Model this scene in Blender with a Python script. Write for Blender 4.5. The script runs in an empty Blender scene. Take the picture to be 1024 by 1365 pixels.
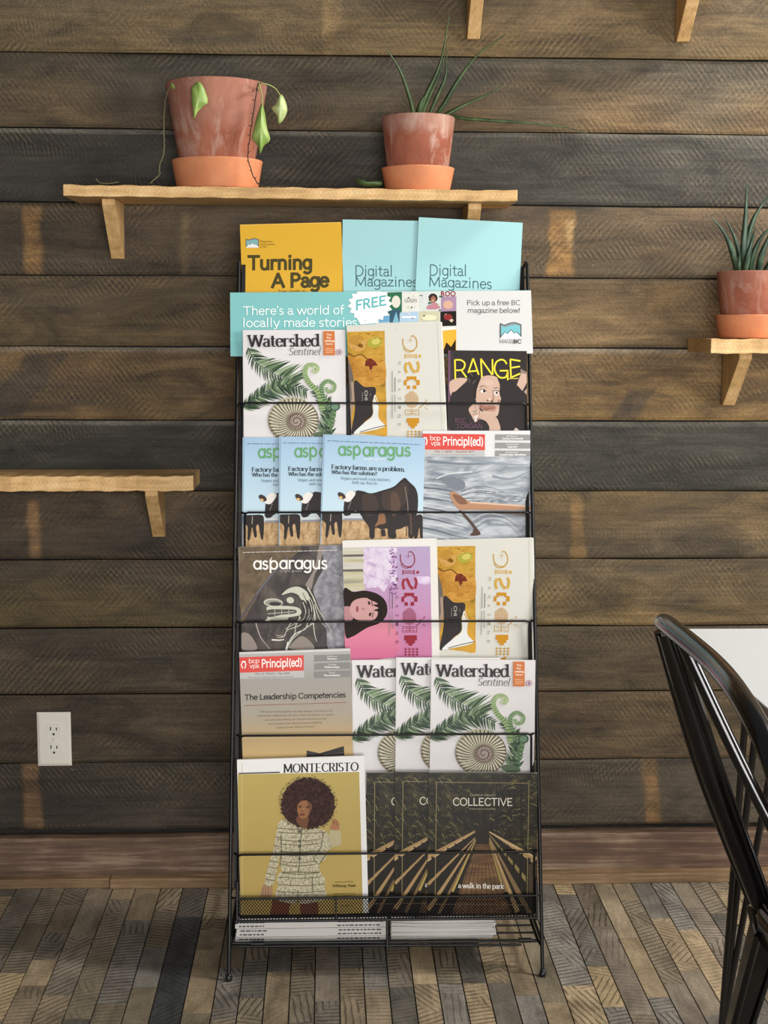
import bpy, math, random
import numpy as np
from mathutils import Vector, Matrix

random.seed(7)
RNG = np.random.default_rng(11)
SC = bpy.context.scene
COL = SC.collection
R = math.radians

# ------------------------------------------------------------------ camera
F = 1893.0                      # focal length in pixels of the 1024 x 1365 frame
CX, CY = 512.0, 682.5
WALL = 3.0                      # distance camera to wall face
H = 1.207                       # camera height
_d = np.array([436 - CX, 434 - CY, F]); _d /= np.linalg.norm(_d)
_h = np.array([46500.0, 640 - CY, F]); _h -= _d * (_h @ _d); _h /= np.linalg.norm(_h)
_n = np.cross(_d, _h)
CAM = np.array([0.0, 0.0, H])
cam = bpy.data.cameras.new('camera'); cam.sensor_fit = 'HORIZONTAL'; cam.sensor_width = 36.0
cam.lens = F / 1024 * 36.0; cam.clip_start = 0.05
camo = bpy.data.objects.new('camera', cam); COL.objects.link(camo)
# columns: camera x, y, z axes written in world coordinates (world x=_h, y=_d, z=-_n)
ax = Vector((_h[0], _d[0], -_n[0])); ay = -Vector((_h[1], _d[1], -_n[1])); az = -Vector((_h[2], _d[2], -_n[2]))
M = Matrix((ax, ay, az)).transposed().to_4x4(); M.translation = Vector(CAM)
camo.matrix_world = M
SC.camera = camo

# ------------------------------------------------------------------ light, world, exposure
SC.view_settings.view_transform = 'Standard'; SC.view_settings.look = 'None'
SC.view_settings.exposure = -0.05; SC.view_settings.gamma = 1.0
w = bpy.data.worlds.new('world'); SC.world = w; w.use_nodes = True
bg = w.node_tree.nodes['Background']; bg.inputs[0].default_value = (1.0, 0.985, 0.96, 1); bg.inputs[1].default_value = 0.14

def area(name, loc, target, sx, sy, power, color):
    l = bpy.data.lights.new(name, 'AREA'); l.shape = 'RECTANGLE'; l.size = sx; l.size_y = sy
    l.energy = power; l.color = color
    o = bpy.data.objects.new(name, l); COL.objects.link(o); o.location = loc
    o.rotation_euler = (Vector(target) - Vector(loc)).to_track_quat('-Z', 'Z').to_euler()
    return o
area('window_light_side', (2.9, 1.15, 1.8), (0.1, 2.7, 0.7), 1.1, 1.3, 82, (1.0, 0.98, 0.95))
area('ceiling_light_right', (2.45, 2.58, 3.25), (0.0, 2.65, 0.4), 0.6, 0.45, 84, (1.0, 0.96, 0.90))
area('fill_light_rear', (0.6, -2.2, 1.1), (0.0, 2.9, 0.7), 2.0, 1.5, 164, (1.0, 0.985, 0.96))  # added fill from behind the camera for the magazine fronts

# ------------------------------------------------------------------ pixel -> place helpers
def ray(px, py):
    v = np.array([px - CX, py - CY, F]); return np.array([v @ _h, v @ _d, -(v @ _n)])
def at_y(px, py, Y):
    r = ray(px, py); return CAM + r * (Y / r[1])
def at_z(px, py, Z):
    r = ray(px, py); return CAM + r * ((Z - H) / r[2])
def on_plane(px, py, p0, n):
    r = ray(px, py); return CAM + r * (((np.array(p0) - CAM) @ n) / (r @ n))

# ------------------------------------------------------------------ colour and materials
def lin(c):
    if isinstance(c, str):
        c = c.lstrip('#'); c = ''.join(ch * 2 for ch in c) if len(c) == 3 else c; c = tuple(int(c[i:i + 2], 16) for i in (0, 2, 4))
    return tuple(((v / 255) / 12.92 if v / 255 <= 0.04045 else ((v / 255 + 0.055) / 1.055) ** 2.4) for v in c)
_mats = {}
def mat(color, rough=0.5, metal=0.0, spec=0.5, name=None):
    key = (str(color), rough, metal, spec)
    if key in _mats: return _mats[key]
    m = bpy.data.materials.new(name or 'mat_' + str(color)); m.use_nodes = True
    b = m.node_tree.nodes['Principled BSDF']
    b.inputs['Base Color'].default_value = (*lin(color), 1)
    b.inputs['Roughness'].default_value = rough; b.inputs['Metallic'].default_value = metal
    b.inputs['Specular IOR Level'].default_value = spec
    _mats[key] = m; return m
class NT:
    """small wrapper for building node materials"""
    def __init__(s, name, rough=0.6, spec=0.5):
        s.m = bpy.data.materials.new(name); s.m.use_nodes = True; s.t = s.m.node_tree
        s.b = s.t.nodes['Principled BSDF']; s.b.inputs['Roughness'].default_value = rough
        s.b.inputs['Specular IOR Level'].default_value = spec
    def n(s, typ, **kw):
        o = s.t.nodes.new(typ)
        for k, v in kw.items():
            if k.startswith('i_'):
                key = k[2:]
                o.inputs[int(key) if key.isdigit() else key.replace('_', ' ')].default_value = v
            else: setattr(o, k, v)
        return o
    def l(s, a, b): s.t.links.new(a, b)
    def coords(s, scale=(1, 1, 1), rot=(0, 0, 0), loc=(0, 0, 0)):
        tc = s.n('ShaderNodeTexCoord'); mp = s.n('ShaderNodeMapping')
        mp.inputs['Scale'].default_value = scale; mp.inputs['Rotation'].default_value = rot; mp.inputs['Location'].default_value = loc
        s.l(tc.outputs['Object'], mp.inputs[0]); return mp.outputs[0]
    def noise(s, vec, scale=1.0, detail=4.0, rough=0.55, dist=0.0):
        o = s.n('ShaderNodeTexNoise'); o.inputs['Scale'].default_value = scale; o.inputs['Detail'].default_value = detail
        o.inputs['Roughness'].default_value = rough; o.inputs['Distortion'].default_value = dist
        s.l(vec, o.inputs['Vector']); return o.outputs['Fac']
    def ramp(s, fac, stops):
        o = s.n('ShaderNodeValToRGB'); e = o.color_ramp.elements
        while len(e) < len(stops): e.new(0.5)
        for i, (p, c) in enumerate(stops):
            e[i].position = p
            e[i].color = (c, c, c, 1) if isinstance(c, (int, float)) else (*lin(c), 1)
        s.l(fac, o.inputs[0]); return o.outputs[0]
    def mix(s, fac, a, b, mode='MIX'):
        o = s.n('ShaderNodeMix', data_type='RGBA', blend_type=mode)
        for v, i in ((fac, 0), (a, 6), (b, 7)):
            if hasattr(v, 'is_linked') or hasattr(v, 'links'): s.l(v, o.inputs[i])
            elif i == 0: o.inputs[0].default_value = v
            else: o.inputs[i].default_value = (v, v, v, 1) if isinstance(v, (int, float)) else (*lin(v), 1)
        return o.outputs[2]
    def math(s, op, a, b=None):
        o = s.n('ShaderNodeMath', operation=op)
        for i, v in enumerate((a, b)):
            if v is None: continue
            if isinstance(v, (int, float)): o.inputs[i].default_value = v
            else: s.l(v, o.inputs[i])
        return o.outputs[0]
    def bump(s, h, strength=0.3, dist=0.002):
        o = s.n('ShaderNodeBump'); o.inputs['Strength'].default_value = strength; o.inputs['Distance'].default_value = dist
        s.l(h, o.inputs['Height']); s.l(o.outputs[0], s.b.inputs['Normal'])
    def color(s, c): s.l(c, s.b.inputs['Base Color']); return s.m
def photo_mat(name, stops, scale=(30, 30, 30), detail=5, dist=0.0, rough=0.4, nrough=0.6, loc=(0, 0, 0), rot=(0, 0, 0)):
    t = NT(name, rough, 0.12); f = t.noise(t.coords(scale, rot, loc), 1.0, detail, nrough, dist)
    return t.color(t.ramp(f, stops))
def grad_mat(name, z0, z1, stops, rough=0.4, nz=0.0):
    """a printed picture whose tone runs from z0 to z1 up the page"""
    t = NT(name, rough, 0.12); tc = t.n('ShaderNodeTexCoord'); sp = t.n('ShaderNodeSeparateXYZ'); t.l(tc.outputs['Object'], sp.inputs[0])
    f = t.math('DIVIDE', t.math('SUBTRACT', sp.outputs[2], z0), z1 - z0)
    if nz:
        nn = t.noise(t.coords((9, 9, 40)), 1.0, 3)
        f = t.math('ADD', f, t.math('MULTIPLY', t.math('SUBTRACT', nn, 0.5), nz))
    return t.color(t.ramp(f, stops))

# ------------------------------------------------------------------ mesh helpers
class MB:
    def __init__(s): s.v = []; s.f = []; s.mi = []; s.ms = []; s.sm = []
    def m(s, mt):
        if mt not in s.ms: s.ms.append(mt)
        return s.ms.index(mt)
    def add(s, vs, fs, mt=None, smooth=False):
        o = len(s.v); i = s.m(mt) if mt else 0
        s.v += [tuple(map(float, p)) for p in vs]
        for f in fs: s.f.append(tuple(o + k for k in f)); s.mi.append(i); s.sm.append(smooth)
    def box(s, a, b, mt=None, mx=None):
        (x0, y0, z0), (x1, y1, z1) = a, b
        vs = [Vector(p) for p in ((x0, y0, z0), (x1, y0, z0), (x1, y1, z0), (x0, y1, z0), (x0, y0, z1), (x1, y0, z1), (x1, y1, z1), (x0, y1, z1))]
        if mx: vs = [mx @ p for p in vs]
        s.add(vs, [(3, 2, 1, 0), (4, 5, 6, 7), (0, 1, 5, 4), (1, 2, 6, 5), (2, 3, 7, 6), (3, 0, 4, 7)], mt)
    def tube(s, pts, r, n=8, mt=None, caps=True, flat=1.0):
        pts = [Vector(p) for p in pts]; k = len(pts)
        rs = r if isinstance(r, (list, tuple)) else [r] * k
        rings = []; up = None
        for i, p in enumerate(pts):
            t = (pts[min(i + 1, k - 1)] - pts[max(i - 1, 0)]).normalized()
            if up is None:
                up = Vector((0, 0, 1)) if abs(t.z) < 0.9 else Vector((1, 0, 0))
            sd = t.cross(up).normalized(); up = sd.cross(t).normalized()
            rings.append([p + (sd * math.cos(a) + up * math.sin(a) * flat) * rs[i] for a in (2 * math.pi * j / n for j in range(n))])
        vs = [q for rg in rings for q in rg]; fs = []
        for i in range(k - 1):
            for j in range(n):
                fs.append((i * n + j, i * n + (j + 1) % n, (i + 1) * n + (j + 1) % n, (i + 1) * n + j))
        s.add(vs, fs, mt, True)
        if caps:
            s.add(rings[0], [tuple(range(n))[::-1]], mt); s.add(rings[-1], [tuple(range(n))], mt)
    def lathe(s, prof, n=48, mt=None, c=(0, 0, 0)):
        vs = []; fs = []
        for (r, z) in prof:
            for j in range(n):
                a = 2 * math.pi * j / n; vs.append((c[0] + r * math.cos(a), c[1] + r * math.sin(a), c[2] + z))
        for i in range(len(prof) - 1):
            for j in range(n): fs.append((i * n + j, i * n + (j + 1) % n, (i + 1) * n + (j + 1) % n, (i + 1) * n + j))
        s.add(vs, fs, mt, True)
    def build(s, name, mt=None, parent=None, bevel=0.0, seg=2):
        me = bpy.data.meshes.new(name); me.from_pydata(s.v, [], s.f)
        ms = s.ms or [mt]
        for q in ms: me.materials.append(q)
        me.polygons.foreach_set('material_index', s.mi if s.ms else [0] * len(s.f))
        me.polygons.foreach_set('use_smooth', s.sm); me.update()
        o = bpy.data.objects.new(name, me); COL.objects.link(o)
        if parent: o.parent = parent
        if bevel:
            b = o.modifiers.new('bevel', 'BEVEL'); b.width = bevel; b.segments = seg; b.limit_method = 'ANGLE'; b.angle_limit = R(40)
        return o
def tag(o, label=None, cat=None, group=None, kind=None):
    for k, v in (('label', label), ('category', cat), ('group', group), ('kind', kind)):
        if v: o[k] = v
    return o
def empty(name, loc=(0, 0, 0), mx=None, **kw):
    o = bpy.data.objects.new(name, None); o.empty_display_size = 0.05; COL.objects.link(o)
    if mx is not None: o.matrix_world = mx
    else: o.location = loc
    return tag(o, **kw)
def copy_tree(o, parent=None):
    c = o.copy(); COL.objects.link(c)
    if parent: c.parent = parent
    for ch in list(o.children): copy_tree(ch, c)
    return c
def crom(pts, n=8, closed=False):
    """Catmull-Rom curve through points of any dimension"""
    P = [np.array(p, float) for p in pts]; out = []; k = len(P)
    for i in range(k if closed else k - 1):
        if closed: a, b, c, d = P[i - 1], P[i], P[(i + 1) % k], P[(i + 2) % k]
        else: a, b, c, d = P[max(i - 1, 0)], P[i], P[i + 1], P[min(i + 2, k - 1)]
        for j in range(n):
            t = j / n
            out.append(0.5 * (2 * b + (c - a) * t + (2 * a - 5 * b + 4 * c - d) * t * t + (3 * b - a - 3 * c + d) * t ** 3))
    if not closed: out.append(P[-1])
    return [tuple(p) for p in out]

# ------------------------------------------------------------------ the room: plank wall, skirting, floor
def vnoise(x, z, sx, sz, seed):
    """smooth value noise on arrays"""
    g = np.random.default_rng(seed).random((64, 64))
    u = x * sx + 17.3; v = z * sz + 5.1
    i = np.floor(u).astype(int); j = np.floor(v).astype(int); fu = u - i; fv = v - j
    fu = fu * fu * (3 - 2 * fu); fv = fv * fv * (3 - 2 * fv)
    q = lambda a, b: g[a % 64, b % 64]
    return (q(i, j) * (1 - fu) + q(i + 1, j) * fu) * (1 - fv) + (q(i, j + 1) * (1 - fu) + q(i + 1, j + 1) * fu) * fv

def wood_wall_mat():
    t = NT('weathered_plank_wood', 0.62, 0.35)
    at = t.n('ShaderNodeAttribute', attribute_name='Col')
    sd = t.n('ShaderNodeAttribute', attribute_name='seed')
    tc = t.n('ShaderNodeTexCoord')
    off = t.n('ShaderNodeCombineXYZ'); t.l(t.math('MULTIPLY', sd.outputs['Fac'], 37.0), off.inputs[0]); t.l(t.math('MULTIPLY', sd.outputs['Fac'], 11.0), off.inputs[1])
    va = t.n('ShaderNodeVectorMath', operation='ADD'); t.l(tc.outputs['Object'], va.inputs[0]); t.l(off.outputs[0], va.inputs[1])
    P = va.outputs[0]
    def mp(scale, rot=0.0):
        m = t.n('ShaderNodeMapping'); m.vector_type = 'POINT'
        m.inputs['Scale'].default_value = scale; m.inputs['Rotation'].default_value = (0, rot, 0); t.l(P, m.inputs[0]); return m.outputs[0]
    def bands(rot, scale, dist, seed):
        m1 = t.n('ShaderNodeMapping'); m1.inputs['Rotation'].default_value = (0, rot, 0); t.l(P, m1.inputs[0])
        wv = t.n('ShaderNodeTexWave', wave_type='BANDS', bands_direction='X'); wv.inputs['Scale'].default_value = scale
        wv.inputs['Distortion'].default_value = dist * 1.3; wv.inputs['Detail'].default_value = 4; wv.inputs['Detail Scale'].default_value = 0.6; wv.inputs['Detail Roughness'].default_value = 0.62
        t.l(m1.outputs[0], wv.inputs['Vector']); return wv.outputs['Fac']
    fib = t.noise(mp((4, 5, 130)), 1, 7, 0.72, 0.3)                # fibre along the plank
    blot = t.noise(mp((5, 7, 17)), 1, 7, 0.68, 0.8)                # blotches
    smud = t.noise(mp((2.2, 3, 12), 0.08), 1, 5, 0.6, 0.5)         # grey weathering
    grit = t.noise(mp((170, 160, 210)), 1, 3, 0.7)
    s1 = bands(R(38), 33, 3.0, 0); s2 = bands(R(-42), 29, 4.0, 1); s3 = bands(R(9), 38, 2.0, 2)
    k1 = t.ramp(t.noise(mp((2.6, 3, 9)), 1, 4, 0.6, 0.8), [(0.50, 0.0), (0.66, 1.0)])
    k2 = t.ramp(t.noise(mp((2.4, 3, 8), 0.4), 1.1, 4, 0.6, 0.8), [(0.52, 0.0), (0.68, 1.0)])
    k3 = t.ramp(t.noise(mp((2.3, 3, 7), 1.4), 1.3, 3), [(0.58, 0.0), (0.70, 1.0)])
    brk = t.ramp(t.noise(mp((34, 42, 52), 0.5), 1, 5, 0.65), [(0.34, 0.0), (0.66, 1.0)])
    def saw(s, k, lo):
        q = t.ramp(s, [(lo, 0.0), (0.95, 1.0)]); return t.math('MULTIPLY', t.math('MULTIPLY', q, k), brk)
    saws = t.math('ADD', t.math('ADD', saw(s1, k1, 0.45), saw(s2, k2, 0.45)), t.math('MULTIPLY', saw(s3, k3, 0.55), 0.6))
    v = t.math('ADD', t.math('MULTIPLY', t.ramp(fib, [(0.28, 0.0), (0.72, 1.0)]), 0.62), 0.55)
    v = t.math('MULTIPLY', v, t.math('ADD', t.math('MULTIPLY', t.ramp(blot, [(0.32, 0.0), (0.68, 1.0)]), 1.12), 0.42))
    v = t.math('MULTIPLY', v, t.math('ADD', t.math('MULTIPLY', grit, 0.8), 0.62))
    fleck = t.noise(mp((300, 300, 420)), 1, 2, 0.6); v = t.math('MULTIPLY', v, t.math('ADD', t.math('MULTIPLY', t.ramp(fleck, [(0.3, 0.0), (0.7, 1.0)]), 0.5), 0.75))
    base = t.mix(1.0, at.outputs['Color'], v, 'MULTIPLY')
    base = t.mix(t.ramp(smud, [(0.52, 0.0), (0.70, 0.40)]), base, '#48423a')
    tan = t.mix(0.5, at.outputs['Color'], '#b39a72')
    c = t.mix(t.math('MULTIPLY', saws, 0.36), base, tan)
    dk = t.math('MULTIPLY', t.math('MULTIPLY', t.ramp(s1, [(0.05, 1.0), (0.40, 0.0)]), k1), 0.5)
    dk = t.math('ADD', dk, t.math('MULTIPLY', t.math('MULTIPLY', t.ramp(s2, [(0.05, 1.0), (0.40, 0.0)]), k2), 0.5))
    c = t.mix(t.math('MULTIPLY', dk, brk), c, '#2a231b')
    scr = t.ramp(t.noise(mp((55, 60, 120), 0.5), 1, 5, 0.75), [(0.64, 0.0), (0.73, 1.0)])
    c = t.mix(t.math('MULTIPLY', scr, 0.4), c, '#a8987c')
    t.bump(t.math('ADD', t.math('ADD', t.math('MULTIPLY', saws, 0.45), fib), t.math('MULTIPLY', grit, 0.8)), 0.6, 0.0026)
    return t.color(c)
WALLWOOD = wood_wall_mat()

# seams between the planks (height of each seam, from the top of the frame down)
SEAM = [float((at_y(20, a, WALL)[2] + at_y(bx, b, WALL)[2]) / 2) for a, bx, b in (
    (69.6, 1004, 79.9), (170, 1004, 179.7), (269.4, 1004, 276.2), (366.6, 780, 370.6), (460.9, 780, 464.5), (558, 780, 562.5),
    (655, 840, 653.3), (745.4, 840, 745.4), (835.5, 840, 836), (925.8, 860, 921.2), (1018.6, 860, 1010.8), (1109, 860, 1098.9))]
SEAM = [SEAM[0] + 0.1485 * k for k in (5, 4, 3, 2, 1)] + SEAM
# own colours of each plank, left-hand shade painted in: top-left, top-right, bottom-left, bottom-right
BR = '#6b5a46'
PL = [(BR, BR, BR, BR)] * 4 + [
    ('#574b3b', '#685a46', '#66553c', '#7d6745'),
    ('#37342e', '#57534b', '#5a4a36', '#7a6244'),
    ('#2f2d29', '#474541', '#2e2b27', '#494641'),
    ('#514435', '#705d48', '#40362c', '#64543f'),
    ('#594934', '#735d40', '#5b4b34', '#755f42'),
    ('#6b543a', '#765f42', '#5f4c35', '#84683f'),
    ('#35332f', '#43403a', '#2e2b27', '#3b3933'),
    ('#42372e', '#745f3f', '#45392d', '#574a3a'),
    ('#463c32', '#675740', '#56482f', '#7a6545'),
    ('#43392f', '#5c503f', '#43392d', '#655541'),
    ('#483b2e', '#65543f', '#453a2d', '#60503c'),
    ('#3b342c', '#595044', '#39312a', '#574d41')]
# marks that belong to the wood: (x0, x1, y0, y1 in the frame, colour, strength, slant)
MARK = [(30, 58, 275, 366, '#9a7344', 0.75, 0.05), (238, 256, 280, 366, '#84704f', 0.4, 0.0), (728, 768, 280, 368, '#ad8046', 0.7, 0.0), (752, 768, 292, 328, '#d4b078', 0.6, 0.1),
        (428, 455, 0, 74, '#8d744e', 0.5, 0.0), (36, 56, 668, 745, '#93704a', 0.7, 0.05), (758, 782, 664, 745, '#9a7746', 0.65, 0.02),
        (30, 56, 1020, 1108, '#8c6a46', 0.7, 0.05), (856, 882, 1012, 1098, '#9a7548', 0.75, 0.05), (700, 712, 930, 1010, '#82694a', 0.5, 0.0),
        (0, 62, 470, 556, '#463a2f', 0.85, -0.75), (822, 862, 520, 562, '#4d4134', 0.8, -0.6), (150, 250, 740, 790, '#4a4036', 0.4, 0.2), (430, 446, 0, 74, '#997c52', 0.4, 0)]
KNOT = [(838, 232, 42, 30, '#3d3a36', 0.7), (250, 52, 46, 16, '#3d352c', 0.7), (905, 800, 40, 24, '#574a3c', 0.7), (782, 661, 9, 9, '#2a2118', 0.9), (905, 1058, 18, 10, '#3b332b', 0.7),
        (60, 143, 16, 4, '#2d2823', 0.6), (70, 712, 16, 9, '#403528', 0.6), (870, 760, 50, 8, '#4a443e', 0.5), (1010, 706, 18, 14, '#7d684a', 0.6), (948, 1085, 8, 8, '#2e2822', 0.7), (760, 292, 8, 4, '#222', 0)]
LIGHTTOP = {5: 0.0, 6: 0.9, 8: 0.2, 9: 0.75, 10: 0.8}       # planks with a pale upper edge: own pale strip, plus lit lips painted in
def build_wall():
    xs = np.concatenate([np.linspace(-2.4, -0.80, 20)[:-1], np.linspace(-0.80, 1.10, 380), np.linspace(1.10, 2.7, 20)[1:]])
    V = []; Fc = []; C = []; SD = []; base = 0
    for i in range(len(SEAM) - 1):
        zt, zb = SEAM[i] - 0.0016, SEAM[i + 1] + 0.0016
        zs = np.linspace(zb, zt, 26); X, Z = np.meshgrid(xs, zs); nx, nz = len(xs), len(zs)
        yoff = float(RNG.uniform(-0.002, 0.002))
        Y = np.full_like(X, WALL + yoff) + (vnoise(X, Z, 3, 9, i) - 0.5) * 0.0022
        wob = (vnoise(X, Z * 0, 7, 1, 40 + i) - 0.5) * 0.0022
        edge = np.minimum(Z - zb, zt - Z); Y += np.where(edge < 0.002, 0.0025, 0)
        Z = Z + wob * (1 if True else 0)
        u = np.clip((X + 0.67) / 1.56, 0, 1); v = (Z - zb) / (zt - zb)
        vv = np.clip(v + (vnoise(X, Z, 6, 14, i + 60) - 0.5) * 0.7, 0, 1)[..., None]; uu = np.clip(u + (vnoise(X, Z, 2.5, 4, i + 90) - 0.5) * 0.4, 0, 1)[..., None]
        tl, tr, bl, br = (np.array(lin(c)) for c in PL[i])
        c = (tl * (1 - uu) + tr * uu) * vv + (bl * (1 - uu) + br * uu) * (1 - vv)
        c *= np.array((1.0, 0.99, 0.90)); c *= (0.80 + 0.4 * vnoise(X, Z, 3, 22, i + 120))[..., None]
        # frame position of every vertex, to set the marks where the wood has them
        q = np.stack([X, np.full_like(X, WALL), Z - H], -1); cv = q[..., :1] * _h + q[..., 1:2] * _d - q[..., 2:] * _n
        PX = CX + F * cv[..., 0] / cv[..., 2]; PY = CY + F * cv[..., 1] / cv[..., 2]
        jit = (vnoise(X, Z, 60, 30, i + 5) - 0.5) * 8
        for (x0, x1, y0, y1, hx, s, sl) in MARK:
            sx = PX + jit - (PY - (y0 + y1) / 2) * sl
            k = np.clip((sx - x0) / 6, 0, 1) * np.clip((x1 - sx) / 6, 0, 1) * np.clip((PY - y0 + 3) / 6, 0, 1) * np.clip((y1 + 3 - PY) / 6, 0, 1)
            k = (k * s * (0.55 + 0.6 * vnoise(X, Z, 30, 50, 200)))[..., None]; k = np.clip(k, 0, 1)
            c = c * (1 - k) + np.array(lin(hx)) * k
        for (kx, ky, rx, ry, hx, s) in KNOT:
            if hx == '#222': continue
            rr = np.sqrt(((PX - kx) / rx) ** 2 + ((PY - ky) / ry) ** 2)
            k = np.clip(1.25 - rr, 0, 1) * s * (0.72 + 0.28 * np.sin(rr * 16 + jit * 0.1)); k = k[..., None]
            c = c * (1 - k) + np.array(lin(hx)) * k
        if i in LIGHTTOP:
            k = (np.clip((v - 0.93) / 0.03, 0, 1) * LIGHTTOP[i] * (0.5 + 0.5 * vnoise(X, Z, 14, 3, i + 7)) * (0.35 + 0.65 * np.clip((1.3 - abs(u - (0.0 if i == 6 else 0.5)) * 2), 0, 1)))[..., None]
            c = c * (1 - k) + np.array(lin('#8f887c')) * k
        V.append(np.stack([X, Y, Z], -1).reshape(-1, 3)); C.append(c.reshape(-1, 3)); SD.append(np.full(nx * nz, (i * 0.173) % 1.0))
        a = (np.arange(nz - 1)[:, None] * nx + np.arange(nx - 1)[None, :]).reshape(-1) + base
        Fc.append(np.stack([a, a + 1, a + nx + 1, a + nx], -1)); base += nx * nz
        grid = V[-1].reshape(nz, nx, 3)                              # edge returns (top and bottom thickness)
        for row, zz in ((0, zb), (nz - 1, zt)):
            f = grid[row]; bk = f.copy(); bk[:, 1] = WALL + 0.02
            V.append(np.concatenate([f, bk])); C.append(np.concatenate([c[row]] * 2) * 0.8); SD.append(np.full(2 * nx, 0.3))
            b = np.arange(nx - 1) + base; fc = np.stack([b, b + 1, b + nx + 1, b + nx], -1)
            Fc.append(fc if row else fc[:, ::-1]); base += 2 * nx
    # backing behind the gaps
    V.append(np.array([(-2.4, WALL + .02, 0), (2.7, WALL + .02, 0), (2.7, WALL + .02, 2.6), (-2.4, WALL + .02, 2.6)], float)); C.append(np.full((4, 3), 0.01)); SD.append(np.zeros(4))
    Fc.append(np.array([[base, base + 1, base + 2, base + 3]]))
    V = np.concatenate(V); Fc = np.concatenate(Fc); C = np.concatenate(C); SD = np.concatenate(SD)
    me = bpy.data.meshes.new('wall_back'); me.from_pydata(V.tolist(), [], Fc.tolist()); me.materials.append(WALLWOOD)
    ca = me.color_attributes.new('Col', 'FLOAT_COLOR', 'POINT'); ca.data.foreach_set('color', np.concatenate([C, np.ones((len(C), 1))], 1).astype(np.float32).ravel())
    s = me.attributes.new('seed', 'FLOAT', 'POINT'); s.data.foreach_set('value', SD.astype(np.float32))
    o = bpy.data.objects.new('wall_back', me); COL.objects.link(o)
    return tag(o, 'wall of dark weathered horizontal wooden planks', 'wall', kind='structure')
build_wall()

def plain_wood(name, c1, c2, c3, fib=(6, 120, 120), saw=0.0, rough=0.6, rot=0.6):
    t = NT(name, rough, 0.35)
    f = t.noise(t.coords(fib), 1, 6, 0.65, 0.4); b = t.noise(t.coords((9, 14, 14)), 1, 4)
    c = t.ramp(t.math('ADD', t.math('MULTIPLY', f, 0.6), t.math('MULTIPLY', b, 0.4)), [(0.3, c1), (0.5, c2), (0.7, c3)])
    h = f
    if saw:
        for r_ in (rot, -rot):
            wv = t.n('ShaderNodeTexWave', wave_type='BANDS', bands_direction='X'); wv.inputs['Scale'].default_value = 45; wv.inputs['Distortion'].default_value = 5
            wv.inputs['Detail'].default_value = 2; t.l(t.coords((1, 1, 1), (0.0, r_, 0.25)), wv.inputs['Vector'])
            k = t.math('MULTIPLY', t.ramp(wv.outputs['Fac'], [(0.0, 1.0), (0.45, 0.0)]), saw)
            c = t.mix(k, c, c1); h = t.math('ADD', h, t.math('MULTIPLY', wv.outputs['Fac'], 0.4 * saw))
    t.bump(h, 0.4, 0.0015)
    return t.color(c)
BASEW = plain_wood('old_red_brown_skirting', '#42322a', '#675040', '#a38d77', (5, 90, 130))
TRIMW = plain_wood('skirting_batten_wood', '#54412f', '#7d6447', '#a68a6a', (7, 80, 110), 0.0)
b = MB(); b.box((-2.4, 2.983, 0.0), (2.7, WALL + .02, 0.103))
tag(b.build('baseboard_back', BASEW, bevel=0.003), 'worn reddish brown plank skirting along the foot of the wall', 'baseboard', kind='structure')
xj = float(at_y(147, 1175, 2.965)[0])
b = MB(); b.box((-2.4, 2.958, 0.0), (xj - .001, 2.983, 0.021))
tag(b.build('trim_1', TRIMW, bevel=0.002), 'wooden floor batten at the left, ending before the rack', 'trim', kind='structure')
b = MB(); b.box((xj + .001, 2.950, 0.0), (2.7, 2.983, 0.022))
tag(b.build('trim_2', TRIMW, bevel=0.002), 'longer wooden floor batten running on behind the rack to the right', 'trim', kind='structure')

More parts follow.
